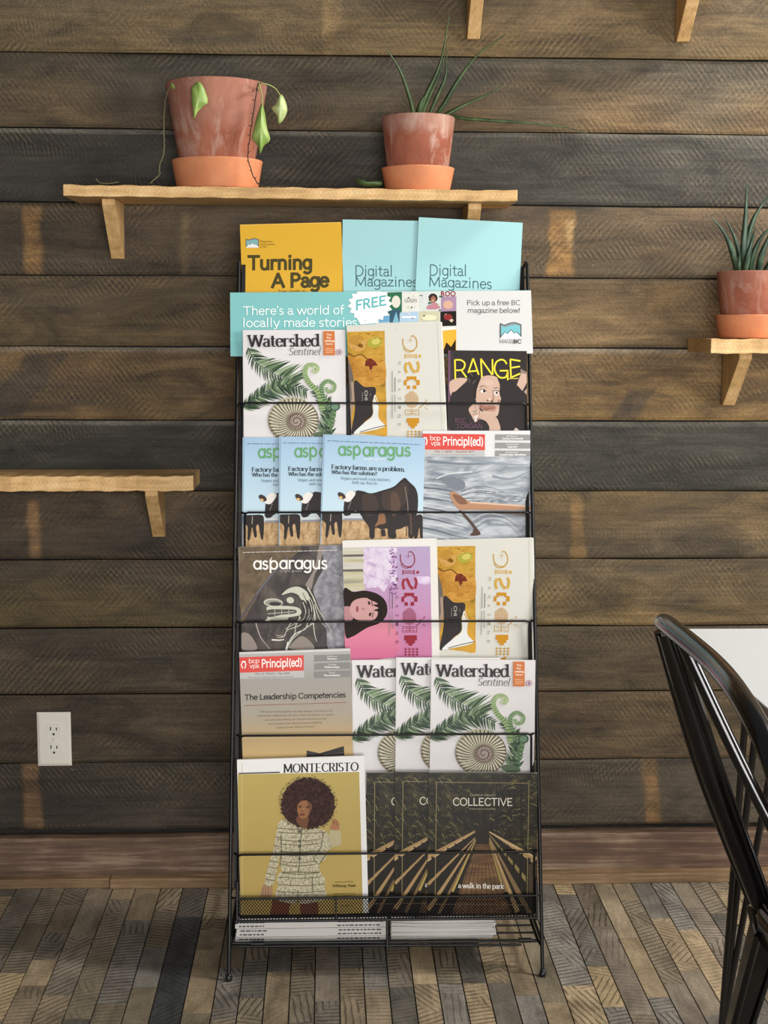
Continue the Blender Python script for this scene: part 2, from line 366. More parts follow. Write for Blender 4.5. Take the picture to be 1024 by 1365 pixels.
def floor_mat():
    t = NT('reclaimed_board_floor', 0.55, 0.4)
    at = t.n('ShaderNodeAttribute', attribute_name='Col'); an = t.n('ShaderNodeAttribute', attribute_name='ang'); sd = t.n('ShaderNodeAttribute', attribute_name='seed')
    tc = t.n('ShaderNodeTexCoord')
    off = t.n('ShaderNodeCombineXYZ'); t.l(t.math('MULTIPLY', sd.outputs['Fac'], 31.0), off.inputs[0]); t.l(t.math('MULTIPLY', sd.outputs['Fac'], 17.0), off.inputs[1])
    va = t.n('ShaderNodeVectorMath', operation='ADD'); t.l(tc.outputs['Object'], va.inputs[0]); t.l(off.outputs[0], va.inputs[1])
    P = va.outputs[0]
    vr = t.n('ShaderNodeVectorRotate', rotation_type='Z_AXIS'); t.l(P, vr.inputs['Vector']); t.l(an.outputs['Fac'], vr.inputs['Angle'])
    def mp(src, scale):
        m = t.n('ShaderNodeMapping'); m.inputs['Scale'].default_value = scale; t.l(src, m.inputs[0]); return m.outputs[0]
    wv = t.n('ShaderNodeTexWave', wave_type='BANDS', bands_direction='Y'); wv.inputs['Scale'].default_value = 24; wv.inputs['Distortion'].default_value = 1.3
    wv.inputs['Detail'].default_value = 2; wv.inputs['Detail Scale'].default_value = 0.6; t.l(vr.outputs[0], wv.inputs['Vector'])
    w2 = t.n('ShaderNodeTexWave', wave_type='BANDS', bands_direction='X'); w2.inputs['Scale'].default_value = 26; w2.inputs['Distortion'].default_value = 1.6
    t.l(vr.outputs[0], w2.inputs['Vector'])
    brk = t.ramp(t.noise(mp(P, (40, 30, 1)), 1, 3), [(0.30, 0.0), (0.50, 1.0)])
    k2 = t.ramp(t.noise(mp(P, (6, 5, 1)), 1, 2), [(0.52, 0.0), (0.56, 1.0)])
    line = t.math('MULTIPLY', t.ramp(wv.outputs['Fac'], [(0.06, 1.0), (0.40, 0.0)]), t.math('SUBTRACT', 1.0, k2))
    line = t.math('ADD', line, t.math('MULTIPLY', t.ramp(w2.outputs['Fac'], [(0.06, 1.0), (0.4, 0.0)]), k2))
    vis = t.ramp(t.math('FRACT', t.math('MULTIPLY', sd.outputs['Fac'], 7.31)), [(0.25, 0.15), (0.75, 1.0)])
    line = t.math('MULTIPLY', t.math('MULTIPLY', line, brk), vis)
    blot = t.noise(mp(P, (16, 9, 1)), 1, 6, 0.65, 0.5); fib = t.noise(mp(P, (150, 8, 1)), 1, 4, 0.6); grit = t.noise(mp(P, (220, 220, 1)), 1, 2)
    v = t.math('MULTIPLY', t.math('ADD', t.math('MULTIPLY', t.ramp(blot, [(0.28, 0.), (0.72, 1.)]), 0.95), 0.5), t.math('ADD', t.math('MULTIPLY', fib, 0.7), 0.6))
    v = t.math('MULTIPLY', v, t.math('ADD', t.math('MULTIPLY', grit, 0.9), 0.55))
    c = t.mix(1.0, at.outputs['Color'], v, 'MULTIPLY')
    c = t.mix(t.math('MULTIPLY', line, 0.62), c, '#2c241b')
    t.bump(t.math('SUBTRACT', t.math('MULTIPLY', blot, 0.6), line), 0.5, 0.0018)
    t.l(t.math('ADD', t.math('MULTIPLY', blot, 0.35), 0.36), t.b.inputs['Roughness'])
    return t.color(c)
def build_floor():
    seams = [float(at_z(p, 1183, 0)[0]) for p in (23.4, 57, 87, 118, 151, 181, 215, 244, 278)]
    x = seams[-1] + .052
    while x < float(at_z(735, 1178, 0)[0]) - .03: seams.append(x); x += .0455
    for p in (737, 762.4, 790.5, 815.7, 841.7, 868, 894, 920, 946): seams.append(float(at_z(p, 1178, 0)[0]))
    while seams[0] > -2.3: seams.insert(0, seams[0] - .053)
    while seams[-1] < 2.6: seams.append(seams[-1] + .043)
    pal = ['#9d8d75', '#8c806e', '#7f786c', '#a08e73', '#b09c7d', '#716c63', '#908475', '#c0aa84', '#857a66', '#89837a']
    wl = [6, 6, 3, 3, 1, 2, 5, 0.6, 4, 2]; wr = [4, 4, 5, 3, 4, 5, 4, 3.5, 2, 5]
    V = []; Fc = []; C = []; A = []; S = []
    for i in range(len(seams) - 1):
        x0, x1 = seams[i] + .0012, seams[i + 1] - .0012; y = 3.0
        y -= RNG.uniform(0.02, 0.3)
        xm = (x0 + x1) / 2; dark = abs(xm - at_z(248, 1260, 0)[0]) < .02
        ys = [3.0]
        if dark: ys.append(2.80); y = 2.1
        while y > -0.6: ys.append(y); y -= RNG.uniform(0.09, 0.42)
        ys.append(-0.6); angd = RNG.uniform(-0.8, 0.8)
        for ya, yb in zip(ys[:-1], ys[1:]):
            wt = np.array(wl if xm < 0.12 else wr, float); cc = pal[RNG.choice(len(pal), p=wt / wt.sum())]
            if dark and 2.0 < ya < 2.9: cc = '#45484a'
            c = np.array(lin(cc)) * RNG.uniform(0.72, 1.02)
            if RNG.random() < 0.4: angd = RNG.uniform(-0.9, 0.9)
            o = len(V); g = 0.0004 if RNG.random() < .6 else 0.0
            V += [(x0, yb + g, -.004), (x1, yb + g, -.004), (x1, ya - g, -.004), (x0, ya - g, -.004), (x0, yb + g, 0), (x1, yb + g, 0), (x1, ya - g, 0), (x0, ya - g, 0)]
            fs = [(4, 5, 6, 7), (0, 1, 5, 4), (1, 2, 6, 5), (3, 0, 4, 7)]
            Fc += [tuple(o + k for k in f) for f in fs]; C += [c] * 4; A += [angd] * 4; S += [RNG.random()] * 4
    o = len(V); V += [(-2.4, -.6, -.004), (2.7, -.6, -.004), (2.7, 3.02, -.004), (-2.4, 3.02, -.004)]; Fc.append((o, o + 1, o + 2, o + 3)); C.append(np.full(3, .008)); A.append(0); S.append(0)
    me = bpy.data.meshes.new('floor'); me.from_pydata(V, [], Fc); me.materials.append(floor_mat())
    C = np.array(C); nl = len(me.loops)
    per = np.array([p.loop_total for p in me.polygons])
    ca = me.color_attributes.new('Col', 'FLOAT_COLOR', 'CORNER'); ca.data.foreach_set('color', np.repeat(np.concatenate([C, np.ones((len(C), 1))], 1), per, 0).astype(np.float32).ravel())
    for nm, a in (('ang', A), ('seed', S)):
        q = me.attributes.new(nm, 'FLOAT', 'FACE'); q.data.foreach_set('value', np.array(a, np.float32))
    ob = bpy.data.objects.new('floor', me); COL.objects.link(ob)
    tag(ob, 'floor of narrow saw-marked reclaimed boards running away from the viewer', 'floor', kind='structure')
build_floor()

# ------------------------------------------------------------------ wall shelves
SHELFW = plain_wood('rough_sawn_shelf_wood', '#a17d50', '#d6ad74', '#f0d09c', (7, 110, 90), 0.16)
BRKW = plain_wood('shelf_bracket_wood', '#a07c50', '#d2aa72', '#ecca98', (60, 60, 7), 0.12)
def shelf(label, x0, x1, yf, z0, z1, brackets, roll=0.0, chamfer=0.0):
    root = empty('wall_shelf', ((x0 + x1) / 2, WALL - .001, z0), label=label, cat='shelf', group='rough wooden wall shelves')
    root.rotation_euler = (0, roll, 0)
    hx = (x1 - x0) / 2; d = yf - WALL; t = z1 - z0
    m = MB(); pr = [(-hx, 0), (-hx, d), (hx, d), (hx, 0)]
    n = 60; vs = []; fs = []
    for k in range(n + 1):                       # slightly wavy sawn front
        x = -hx + 2 * hx * k / n; wv = 0.0012 * math.sin(k * 1.7) + 0.0010 * math.sin(k * 0.63 + 2)
        vs += [(x, -0.003, 0), (x, d + 0.5 * wv, wv * 0.5), (x, d + 0.5 * wv, t + wv * 0.7), (x, -0.003, t)]
    for k in range(n):
        for j in range(4): fs.append((k * 4 + j, k * 4 + (j + 1) % 4, k * 4 + 4 + (j + 1) % 4, k * 4 + 4 + j))
    fs += [(3, 2, 1, 0), (n * 4, n * 4 + 1, n * 4 + 2, n * 4 + 3)]
    m.add(vs, fs); m.build('board', SHELFW, root, bevel=0.0015)
    for bx in brackets:
        m = MB(); w = 0.013; c = bx - (x0 + x1) / 2; dd = -0.127; hh = -0.112
        prof = [(-0.003, -0.0005), (dd, -0.0005), (dd, -0.012), (-0.016, hh), (-0.003, hh)]
        k = len(prof); vs = [(c - w, y, z) for y, z in prof] + [(c + w, y, z) for y, z in prof]
        m.add(vs, [tuple(range(k)), tuple(range(2 * k - 1, k - 1, -1))] + [(j, j + k, (j + 1) % k + k, (j + 1) % k) for j in range(k)])
        m.build('bracket', BRKW, root, bevel=0.0012)
    return root
YS = 2.83
ZT = float(at_y(384, 250, YS)[2]); ZU = float(at_y(384, 265, YS)[2])
X = lambda px, py, Y=YS: float(at_y(px, py, Y)[0])
shelf('rough wooden wall shelf above the magazine rack, carrying two plants', X(84, 255), X(690, 262), YS, ZU, ZT, [X(151, 300, 2.93), X(629, 285, 2.93)], R(0.25))
ZL = float(at_y(130, 635, 2.855)[2]); ZLB = float(at_y(130, 655, 2.855)[2])
shelf('bare rough wooden wall shelf cut off by the left edge of the photo', X(-160, 640, 2.855), X(258, 640, 2.855), 2.855, ZLB, ZL, [X(207, 690, 2.93), X(-90, 690, 2.93)], R(-0.1))
ZR = float(at_y(960, 451.7, 2.81)[2]); ZRB = float(at_y(960, 471, 2.81)[2])
shelf('rough wooden wall shelf cut off by the right edge of the photo, carrying one plant', X(948, 455, 2.81), X(1360, 455, 2.81), 2.81, ZRB, ZR, [X(984, 510, 2.92), X(1320, 510, 2.92)], R(-0.1))
zt = float(at_y(630, 54, WALL)[2]) + .112
shelf('high wall shelf of which only two bracket ends show at the top of the photo', X(560, 0), X(1010, 0), YS, zt, zt + .024, [X(633, 30, 2.96), X(915, 30, 2.96)])

# ------------------------------------------------------------------ wall socket
def outlet():
    a = at_y(49.5, 948.5, WALL); c = at_y(96.5, 1019.5, WALL); cx = (a[0] + c[0]) / 2; cz = (a[2] + c[2]) / 2; hw = (c[0] - a[0]) / 2; hh = (a[2] - c[2]) / 2
    root = empty('wall_socket', (cx, WALL - .0035, cz), label='white double wall socket on the planks left of the rack', cat='socket')
    pl = mat('#e6e2d6', 0.3, name='white_socket_plastic'); dk = mat('#1a1510', 0.6, name='socket_slot_black')
    m = MB(); q = 0.006
    fr = [(-hw, 0), (hw, 0)]
    vs = [(-hw, 0, -hh), (hw, 0, -hh), (hw, 0, hh), (-hw, 0, hh), (-hw, -.003, -hh), (hw, -.003, -hh), (hw, -.003, hh), (-hw, -.003, hh),
          (-hw + q, -.0065, -hh + q), (hw - q, -.0065, -hh + q), (hw - q, -.0065, hh - q), (-hw + q, -.0065, hh - q)]
    m.add(vs, [(8, 9, 10, 11)] + [(i, (i + 1) % 4, 4 + (i + 1) % 4, 4 + i) for i in range(4)] + [(4 + i, 4 + (i + 1) % 4, 8 + (i + 1) % 4, 8 + i) for i in range(4)])
    m.build('cover_plate', pl, root, bevel=0.0008)
    for s in (1, -1):
        zc = 0.0205 * s * hh / .06; n = 40; rx, rz = .0168, .0146
        o = []
        for k in range(n):
            t = 2 * math.pi * k / n; o.append((max(-rx, min(rx, 0.0185 * math.cos(t))), max(-rz, min(rz, 0.0178 * math.sin(t)))))
        m = MB(); m.add([(x, -.0064, z + zc) for x, z in o] + [(x * .97, -.0085, z * .97 + zc) for x, z in o], [(k, (k + 1) % n, n + (k + 1) % n, n + k) for k in range(n)] + [tuple(range(n, 2 * n))], pl)
        for sx, hgt in ((-.0063, .0078), (.0063, .0066)):
            m.box((sx - .0012, -.0088, zc + .0005), (sx + .0012, -.0084, zc + .0005 + hgt), dk)
        cc = [(.0026 * math.cos(2 * math.pi * k / 14), -.0088, zc - .0078 + .0026 * math.sin(2 * math.pi * k / 14)) for k in range(14)]
        m.add(cc, [tuple(range(14))], dk)
        m.build('receptacle', pl, root)
    m = MB(); m.lathe([(0, .0), (.003, .0), (.003, -.0012), (0, -.0016)][::-1], 14); o = m.build('screw', pl, root); o.rotation_euler = (R(-90), 0, 0); o.location = (0, -.0068, 0)
outlet()

# ------------------------------------------------------------------ lettering
_tc = {}
def sans(text, bold=0.0, shear=0.0):
    """triangles of a text in the built-in sans face (em units)"""
    key = (text, bold, shear)
    if key not in _tc:
        cu = bpy.data.curves.new('t', 'FONT'); cu.body = text; cu.resolution_u = 3; cu.offset = bold; cu.shear = shear; cu.fill_mode = 'FRONT'
        ob = bpy.data.objects.new('t', cu); me = bpy.data.meshes.new_from_object(ob)
        me.calc_loop_triangles()
        vs = [v.co for v in me.vertices]
        _tc[key] = [[(vs[i].x, vs[i].y) for i in t.vertices] for t in me.loop_triangles]
        bpy.data.objects.remove(ob); bpy.data.curves.remove(cu); bpy.data.meshes.remove(me)
    return _tc[key]
def arc(cx, cy, rx, ry, a0, a1, n=14):
    return [(cx + rx * math.cos(R(a0 + (a1 - a0) * k / n)), cy + ry * math.sin(R(a0 + (a1 - a0) * k / n))) for k in range(n + 1)]
G = {  # skeleton letters: advance, strokes, serif feet (x, y)
 'a': (.47, [[(.07, .41)] + arc(.21, .34, .15, .155, 120, 0) + [(.36, .10), (.40, .02), (.46, .02)], arc(.21, .14, .15, .14, 60, 330)], []),
 '@': (.52, [arc(.25, .25, .20, .25, 0, 360, 24), [(.45, .5), (.45, 0)]], []),
 'b': (.53, [[(.09, .76), (.09, .02)], arc(.29, .25, .20, .25, 160, -170, 20)], [(.05, .76)]),
 'c': (.45, [arc(.26, .25, .20, .25, 45, 320, 18)], []),
 'd': (.55, [[(.44, .76), (.44, .02)], arc(.24, .25, .20, .25, 25, 340, 20)], [(.40, .76), (.48, 0)]),
 'e': (.47, [[(.06, .27), (.42, .27)], arc(.24, .25, .19, .25, 5, 322, 20)], []),
 'f': (.33, [[(.14, 0), (.14, .60)] + arc(.25, .62, .11, .14, 180, 60, 8), [(.02, .48), (.29, .48)]], [(.14, 0)]),
 'g': (.50, [arc(.24, .26, .19, .24, 0, 360, 24), [(.43, .5), (.43, -.05)] + arc(.24, -.06, .19, .17, 0, -140, 10)], []),
 'h': (.55, [[(.10, .76), (.10, 0)], [(.10, .34)] + arc(.27, .33, .17, .17, 160, 0, 10) + [(.44, 0)]], [(.06, .76), (.10, 0), (.44, 0)]),
 'i': (.26, [[(.12, .5), (.12, 0)], [(.12, .66), (.12, .72)]], [(.08, .5), (.12, 0)]),
 'k': (.52, [[(.10, .76), (.10, 0)], [(.38, .48), (.12, .22)], [(.2, .3), (.44, .0)]], [(.06, .76), (.10, 0), (.43, 0), (.38, .48)]),
 'l': (.26, [[(.12, .76), (.12, 0)]], [(.08, .76), (.12, 0)]),
 'm': (.83, [[(.10, .5), (.10, 0)], [(.10, .34)] + arc(.26, .33, .16, .17, 160, 0, 10) + [(.42, 0)], [(.42, .34)] + arc(.58, .33, .16, .17, 160, 0, 10) + [(.74, 0)]], [(.06, .5), (.10, 0), (.42, 0), (.74, 0)]),
 'n': (.56, [[(.10, .5), (.10, 0)], [(.10, .34)] + arc(.27, .33, .17, .17, 160, 0, 10) + [(.44, 0)]], [(.06, .5), (.10, 0), (.44, 0)]),
 'o': (.52, [arc(.26, .25, .20, .25, 0, 360, 26)], []),
 'p': (.55, [[(.10, .5), (.10, -.22)], arc(.30, .25, .20, .25, 160, -165, 20)], [(.06, .5), (.10, -.22)]),
 'q': (.55, [arc(.25, .25, .20, .25, 0, 360, 24), [(.45, .5), (.45, -.22)]], []),
 'r': (.40, [[(.10, .5), (.10, 0)], [(.10, .32)] + arc(.27, .33, .16, .16, 160, 55, 8)], [(.06, .5), (.10, 0)]),
 's': (.40, [arc(.20, .37, .125, .125, 40, 265, 12) + arc(.19, .125, .135, .125, 85, -150, 12)[1:]], []),
 't': (.36, [[(.15, .66), (.15, .12)] + arc(.26, .12, .11, .11, 180, 300, 8), [(.02, .49), (.32, .49)]], []),
 'u': (.56, [[(.10, .5), (.10, .18)] + arc(.27, .17, .17, .17, 180, 350, 10), [(.45, .5), (.45, 0)]], [(.06, .5), (.41, .5), (.49, 0)]),
 'v': (.50, [[(.04, .5), (.25, 0)], [(.25, 0), (.45, .5)]], [(.06, .5), (.44, .5)]),
 'w': (.76, [[(.04, .5), (.22, 0)], [(.22, 0), (.38, .5)], [(.38, .5), (.55, 0)], [(.55, 0), (.72, .5)]], [(.06, .5), (.71, .5)]),
 'y': (.50, [[(.04, .5), (.25, .02)], [(.45, .5), (.22, -.14), (.08, -.2)]], [(.06, .5), (.44, .5)]),
 'A': (.70, [[(.34, .72), (.05, 0)], [(.34, .72), (.63, 0)], [(.15, .24), (.53, .24)]], [(.06, 0), (.62, 0)]),
 'C': (.68, [arc(.38, .36, .31, .36, 42, 318, 24)], []),
 'D': (.70, [[(.12, .72), (.12, 0)], [(.12, .72)] + arc(.30, .36, .33, .36, 90, -90, 18) + [(.12, 0)]], [(.1, .72), (.1, 0)]),
 'E': (.60, [[(.12, .72), (.12, 0)], [(.12, .70), (.52, .70)], [(.12, .37), (.44, .37)], [(.12, .02), (.54, .02)]], [(.1, .72), (.1, 0)]),
 'F': (.56, [[(.12, .72), (.12, 0)], [(.12, .70), (.52, .70)], [(.12, .37), (.42, .37)]], [(.1, .72), (.12, 0)]),
 'G': (.74, [arc(.38, .36, .31, .36, 42, 360, 24) + [(.42, .36)], [(.69, .36), (.69, 0)]], []),
 'B': (.60, [[(.12, .72), (.12, 0)], [(.12, .71)] + arc(.30, .545, .17, .165, 90, -90, 12) + [(.12, .38)], [(.12, .38)] + arc(.31, .19, .20, .18, 90, -90, 12) + [(.12, .01)]], []),
 'H': (.72, [[(.12, .72), (.12, 0)], [(.60, .72), (.60, 0)], [(.12, .37), (.60, .37)]], []),
 'j': (.24, [[(.12, .5), (.12, -.08)] + arc(.03, -.08, .09, .12, 0, -80, 6), [(.12, .66), (.12, .72)]], []),
 'x': (.48, [[(.05, .5), (.42, 0)], [(.42, .5), (.05, 0)]], []), 'z': (.46, [[(.06, .47), (.39, .47)], [(.39, .47), (.06, .03)], [(.06, .03), (.41, .03)]], []),
 "'": (.18, [[(.09, .74), (.09, .56)]], []), '!': (.24, [[(.11, .72), (.11, .2)], [(.11, .07), (.11, 0)]], []),
 '(': (.32, [arc(.42, .30, .30, .50, 130, 230, 10)], []), ')': (.32, [arc(-.10, .30, .30, .50, 50, -50, 10)], []),
 'I': (.26, [[(.13, .72), (.13, 0)]], [(.13, .72), (.13, 0)]),
 'L': (.54, [[(.12, .72), (.12, 0)], [(.12, .02), (.50, .02)]], [(.12, .72), (.1, 0)]),
 'M': (.86, [[(.11, .72), (.09, 0)], [(.11, .72), (.42, .08)], [(.42, .08), (.73, .72)], [(.73, .72), (.76, 0)]], [(.10, .72), (.09, 0), (.76, 0), (.74, .72)]),
 'N': (.76, [[(.12, .72), (.12, 0)], [(.12, .72), (.62, .02)], [(.62, .72), (.62, .0)]], [(.10, .72), (.12, 0), (.62, .72)]),
 'O': (.78, [arc(.39, .36, .32, .36, 0, 360, 32)], []),
 'P': (.58, [[(.12, .72), (.12, 0)], [(.12, .71)] + arc(.30, .53, .20, .18, 90, -90, 12) + [(.12, .35)]], [(.1, .72), (.12, 0)]),
 'R': (.64, [[(.12, .72), (.12, 0)], [(.12, .71)] + arc(.30, .53, .20, .18, 90, -90, 12) + [(.12, .35)], [(.32, .35), (.56, 0)]], [(.1, .72), (.12, 0), (.58, 0)]),
 'S': (.54, [arc(.27, .54, .18, .18, 35, 262, 14) + arc(.26, .18, .20, .18, 82, -150, 14)[1:]], []),
 'T': (.64, [[(.31, .72), (.31, 0)], [(.03, .70), (.60, .70)]], [(.31, 0)]),
 'V': (.66, [[(.04, .72), (.33, 0)], [(.33, 0), (.62, .72)]], [(.06, .72), (.60, .72)]),
 'W': (.96, [[(.03, .72), (.25, 0)], [(.25, 0), (.46, .70)], [(.46, .70), (.69, 0)], [(.69, 0), (.92, .72)]], [(.05, .72), (.46, .72), (.90, .72)]),
 '?': (.42, [arc(.20, .56, .15, .16, 170, -60, 12) + [(.20, .30), (.20, .2)], [(.2, .0), (.2, .06)]], []),
 '.': (.22, [[(.09, 0), (.09, .07)]], []), ',': (.22, [[(.10, .05), (.05, -.09)]], []), ' ': (.24, [], []), '-': (.34, [[(.04, .24), (.28, .24)]], []),
}
def stroke_polys(pts, wfun, cap=0.0):
    """quads along a polyline; wfun(direction angle, t) gives the full width"""
    P = [np.array(p, float) for p in pts]
    L = []; k = len(P)
    for i in range(k):
        t = P[min(i + 1, k - 1)] - P[max(i - 1, 0)]; n = np.hypot(*t) or 1; t = t / n
        wd = wfun(math.atan2(t[1], t[0]), i / max(k - 1, 1)) / 2; nn = np.array((-t[1], t[0]))
        p = P[i]
        if cap and i == 0: p = p - t * cap
        if cap and i == k - 1: p = p + t * cap
        L.append((p + nn * wd, p - nn * wd))
    return [[tuple(L[i][0]), tuple(L[i][1]), tuple(L[i + 1][1]), tuple(L[i + 1][0])] for i in range(k - 1)]
class Poly(list):
    """outline with a print layer, so crossing strokes never share a plane"""
    def __init__(s, pts, lvl=0): super().__init__(pts); s.lvl = lvl
def skel(text, thick=.11, thin=.04, serif=.07, shear=0.0, track=0.0, nib=0.0):
    x = 0; out = []
    wf = lambda a, t: thin + (thick - thin) * abs(math.sin(a - nib)) ** 1.5
    for ch in text:
        adv, st, sf = G[ch]
        for j, s in enumerate(st): out += [Poly([(px + x, py) for px, py in q], j) for q in stroke_polys(s, wf, thin * .35)]
        if serif:
            for sx, sy in sf:
                e = thin * .6; h = e if sy <= 0.01 else -e
                hw = thick / 2 + serif * .7
                out.append(Poly([(x + sx - hw, sy), (x + sx + hw, sy), (x + sx + hw * .8, sy + 2 * h), (x + sx - hw * .8, sy + 2 * h)], 5))
        x += adv + track
    if shear: out = [Poly([(px + py * shear, py) for px, py in q], q.lvl) for q in out]
    return out

# ------------------------------------------------------------------ printed art on a page
class Art:
    """collects flat printed shapes; coordinates are those of an enlarged view of the page"""
    def __init__(s, ox, oy, k, tomap, w, h, rough=0.38, gain=1.0):
        s.ox, s.oy, s.k, s.map, s.w, s.h, s.rough, s.gain = ox, oy, k, tomap, w, h, rough, gain
        s.mb = MB(); s.layer = 1
    def loc(s, p): return s.map(s.ox + p[0] / s.k, s.oy + p[1] / s.k)
    def clip(s, poly):
        for axis, lim, sg in ((0, -s.w / 2, 1), (0, s.w / 2, -1), (1, 0.0, 1), (1, s.h, -1)):
            if all((p[axis] - lim) * sg >= 0 for p in poly): continue
            o = []
            for i in range(len(poly)):
                a, b = poly[i - 1], poly[i]; da, db = (a[axis] - lim) * sg, (b[axis] - lim) * sg
                if (da >= 0) != (db >= 0):
                    t = da / (da - db); o.append((a[0] + (b[0] - a[0]) * t, a[1] + (b[1] - a[1]) * t))
                if db >= 0: o.append(b)
            poly = o
            if len(poly) < 3: return None
        return poly
    def m(s, c):
        if not isinstance(c, (str, tuple)): return c
        l = lin(c) if isinstance(c, str) else c
        return mat(c, s.rough, 0.0, 0.12)
    def polys(s, ps, c, up=True, local=False):
        m = s.m(c)
        for p in ps:
            q = s.clip([tuple(v) for v in p] if local else [s.loc(v) for v in p])
            if not q: continue
            ar = sum(q[i - 1][0] * q[i][1] - q[i][0] * q[i - 1][1] for i in range(len(q)))
            if ar < 0: q = q[::-1]
            y = -0.000016 * s.layer
            s.mb.add([(a, y, b) for a, b in q], [tuple(range(len(q)))], m)
        if up: s.layer += 1
    def page(s, c): s.polys([[(-s.w / 2, 0), (s.w / 2, 0), (s.w / 2, s.h), (-s.w / 2, s.h)]], c, local=True)
    def poly(s, pts, c, smooth=0): s.polys([crom(pts, smooth, True) if smooth else pts], c)
    def rect(s, x0, y0, x1, y1, c, sk=0.0): s.polys([[(x0, y0), (x1, y0 + sk), (x1, y1 + sk), (x0, y1)]], c)
    def ell(s, cx, cy, rx, ry, c, rot=0, n=28):
        a = R(rot); s.polys([[(cx + rx * math.cos(t) * math.cos(a) - ry * math.sin(t) * math.sin(a), cy + rx * math.cos(t) * math.sin(a) + ry * math.sin(t) * math.cos(a)) for t in (2 * math.pi * j / n for j in range(n))]], c)
    def line(s, pts, wd, c, smooth=0, taper=False, up=True, w2=None):
        if smooth: pts = crom(pts, smooth)
        f = (lambda a, t: wd * (1 - t) + (w2 if w2 is not None else wd * .15) * t) if taper or w2 is not None else (lambda a, t: wd)
        s.polys(stroke_polys(pts, f), c, up)
    def fit(s, tris, x0, x1, y, cap, c, dy=0.0, rot=0.0, ref=None):
        """fit glyph shapes between x0 and x1 with the baseline at y and the capital height cap"""
        xs = [p[0] for t in tris for p in t]; a, b = min(xs), max(xs); kx = (x1 - x0) / (b - a); ky = cap / (ref or .72)
        if rot == 90:      # text reading downwards: x0..x1 runs down the page, y is the page x of the baseline
            s.polys([[(y + p[1] * ky, x0 + (p[0] - a) * kx) for p in t] for t in tris], c); return
        for lv in sorted({getattr(t, 'lvl', 0) for t in tris}):
            s.polys([[(x0 + (p[0] - a) * kx, y + dy * (p[0] - a) / (b - a) - p[1] * ky) for p in t] for t in tris if getattr(t, 'lvl', 0) == lv], c)
    def text(s, t, x0, x1, y, cap, c, bold=0.0, dy=0.0, shear=0.0, rot=0.0): s.fit(sans(t, bold, shear), x0, x1, y, cap, c, dy, rot, .727)
    def serif(s, t, x0, x1, y, cap, c, thick=.11, thin=.04, serif=.07, dy=0.0, shear=0.0, track=0.0): s.fit(skel(t, thick, thin, serif, shear, track), x0, x1, y, cap, c, dy)
    def mono(s, t, x0, x1, y, cap, c, wd=.07, dy=0.0, track=0.0): s.fit(skel(t, wd, wd, 0, 0, track), x0, x1, y, cap, c, dy)
    def micro(s, x0, x1, y, hgt, c, dy=0.0, seed=1, gap=.35):
        """a line of print too small to read: word-length bars"""
        r = random.Random(seed); x = x0; ps = []
        while x < x1:
            wd = min(r.uniform(1.2, 4.5) * hgt, x1 - x); yy = y + dy * (x - x0) / (x1 - x0); ye = y + dy * (x + wd - x0) / (x1 - x0)
            ps.append([(x, yy - hgt * .42), (x + wd, ye - hgt * .42), (x + wd, ye), (x, yy)]); x += wd + hgt * gap * 1.6
        s.polys(ps, c)

def fern(a, stem, n, ln, ang, cols, wd, r, side=(1, -1), start=0.04):
    pts = crom(stem, 24); k = len(pts)
    for sd in side:
        for i in range(n):
            t = start + (1 - start) * i / n; j = min(int(t * (k - 1)), k - 2)
            p = np.array(pts[j]); q = np.array(pts[j + 1]); th = math.atan2(*(q - p)[::-1]) + sd * R(ang + r.uniform(-5, 5))
            L = ln(t) * r.uniform(.9, 1.08); dx, dy = math.cos(th), math.sin(th)
            bend = -sd * 0.16; w = wd * (0.6 + 0.4 * L / max(ln(.5), 1e-3)); c = r.choice(cols); P = []; Q = []
            for u in (0, .2, .4, .6, .8, 1):
                cx = p[0] + dx * L * u - dy * bend * L * u * u; cy = p[1] + dy * L * u + dx * bend * L * u * u
                ww = w * (1 - u ** 1.8) * .5 * (1.0 if u else .6); P.append((cx - dy * ww, cy + dx * ww)); Q.append((cx + dy * ww, cy - dx * ww))
            a.polys([P + Q[::-1]], c, up=(i % 2 == 0))
            a.polys([[P[0], P[2], P[4], P[5], Q[4]]], r.choice(cols[:2]), up=False) if r.random() < .5 else None
    a.layer += 1; a.line(pts, wd * .35, cols[0], taper=True)

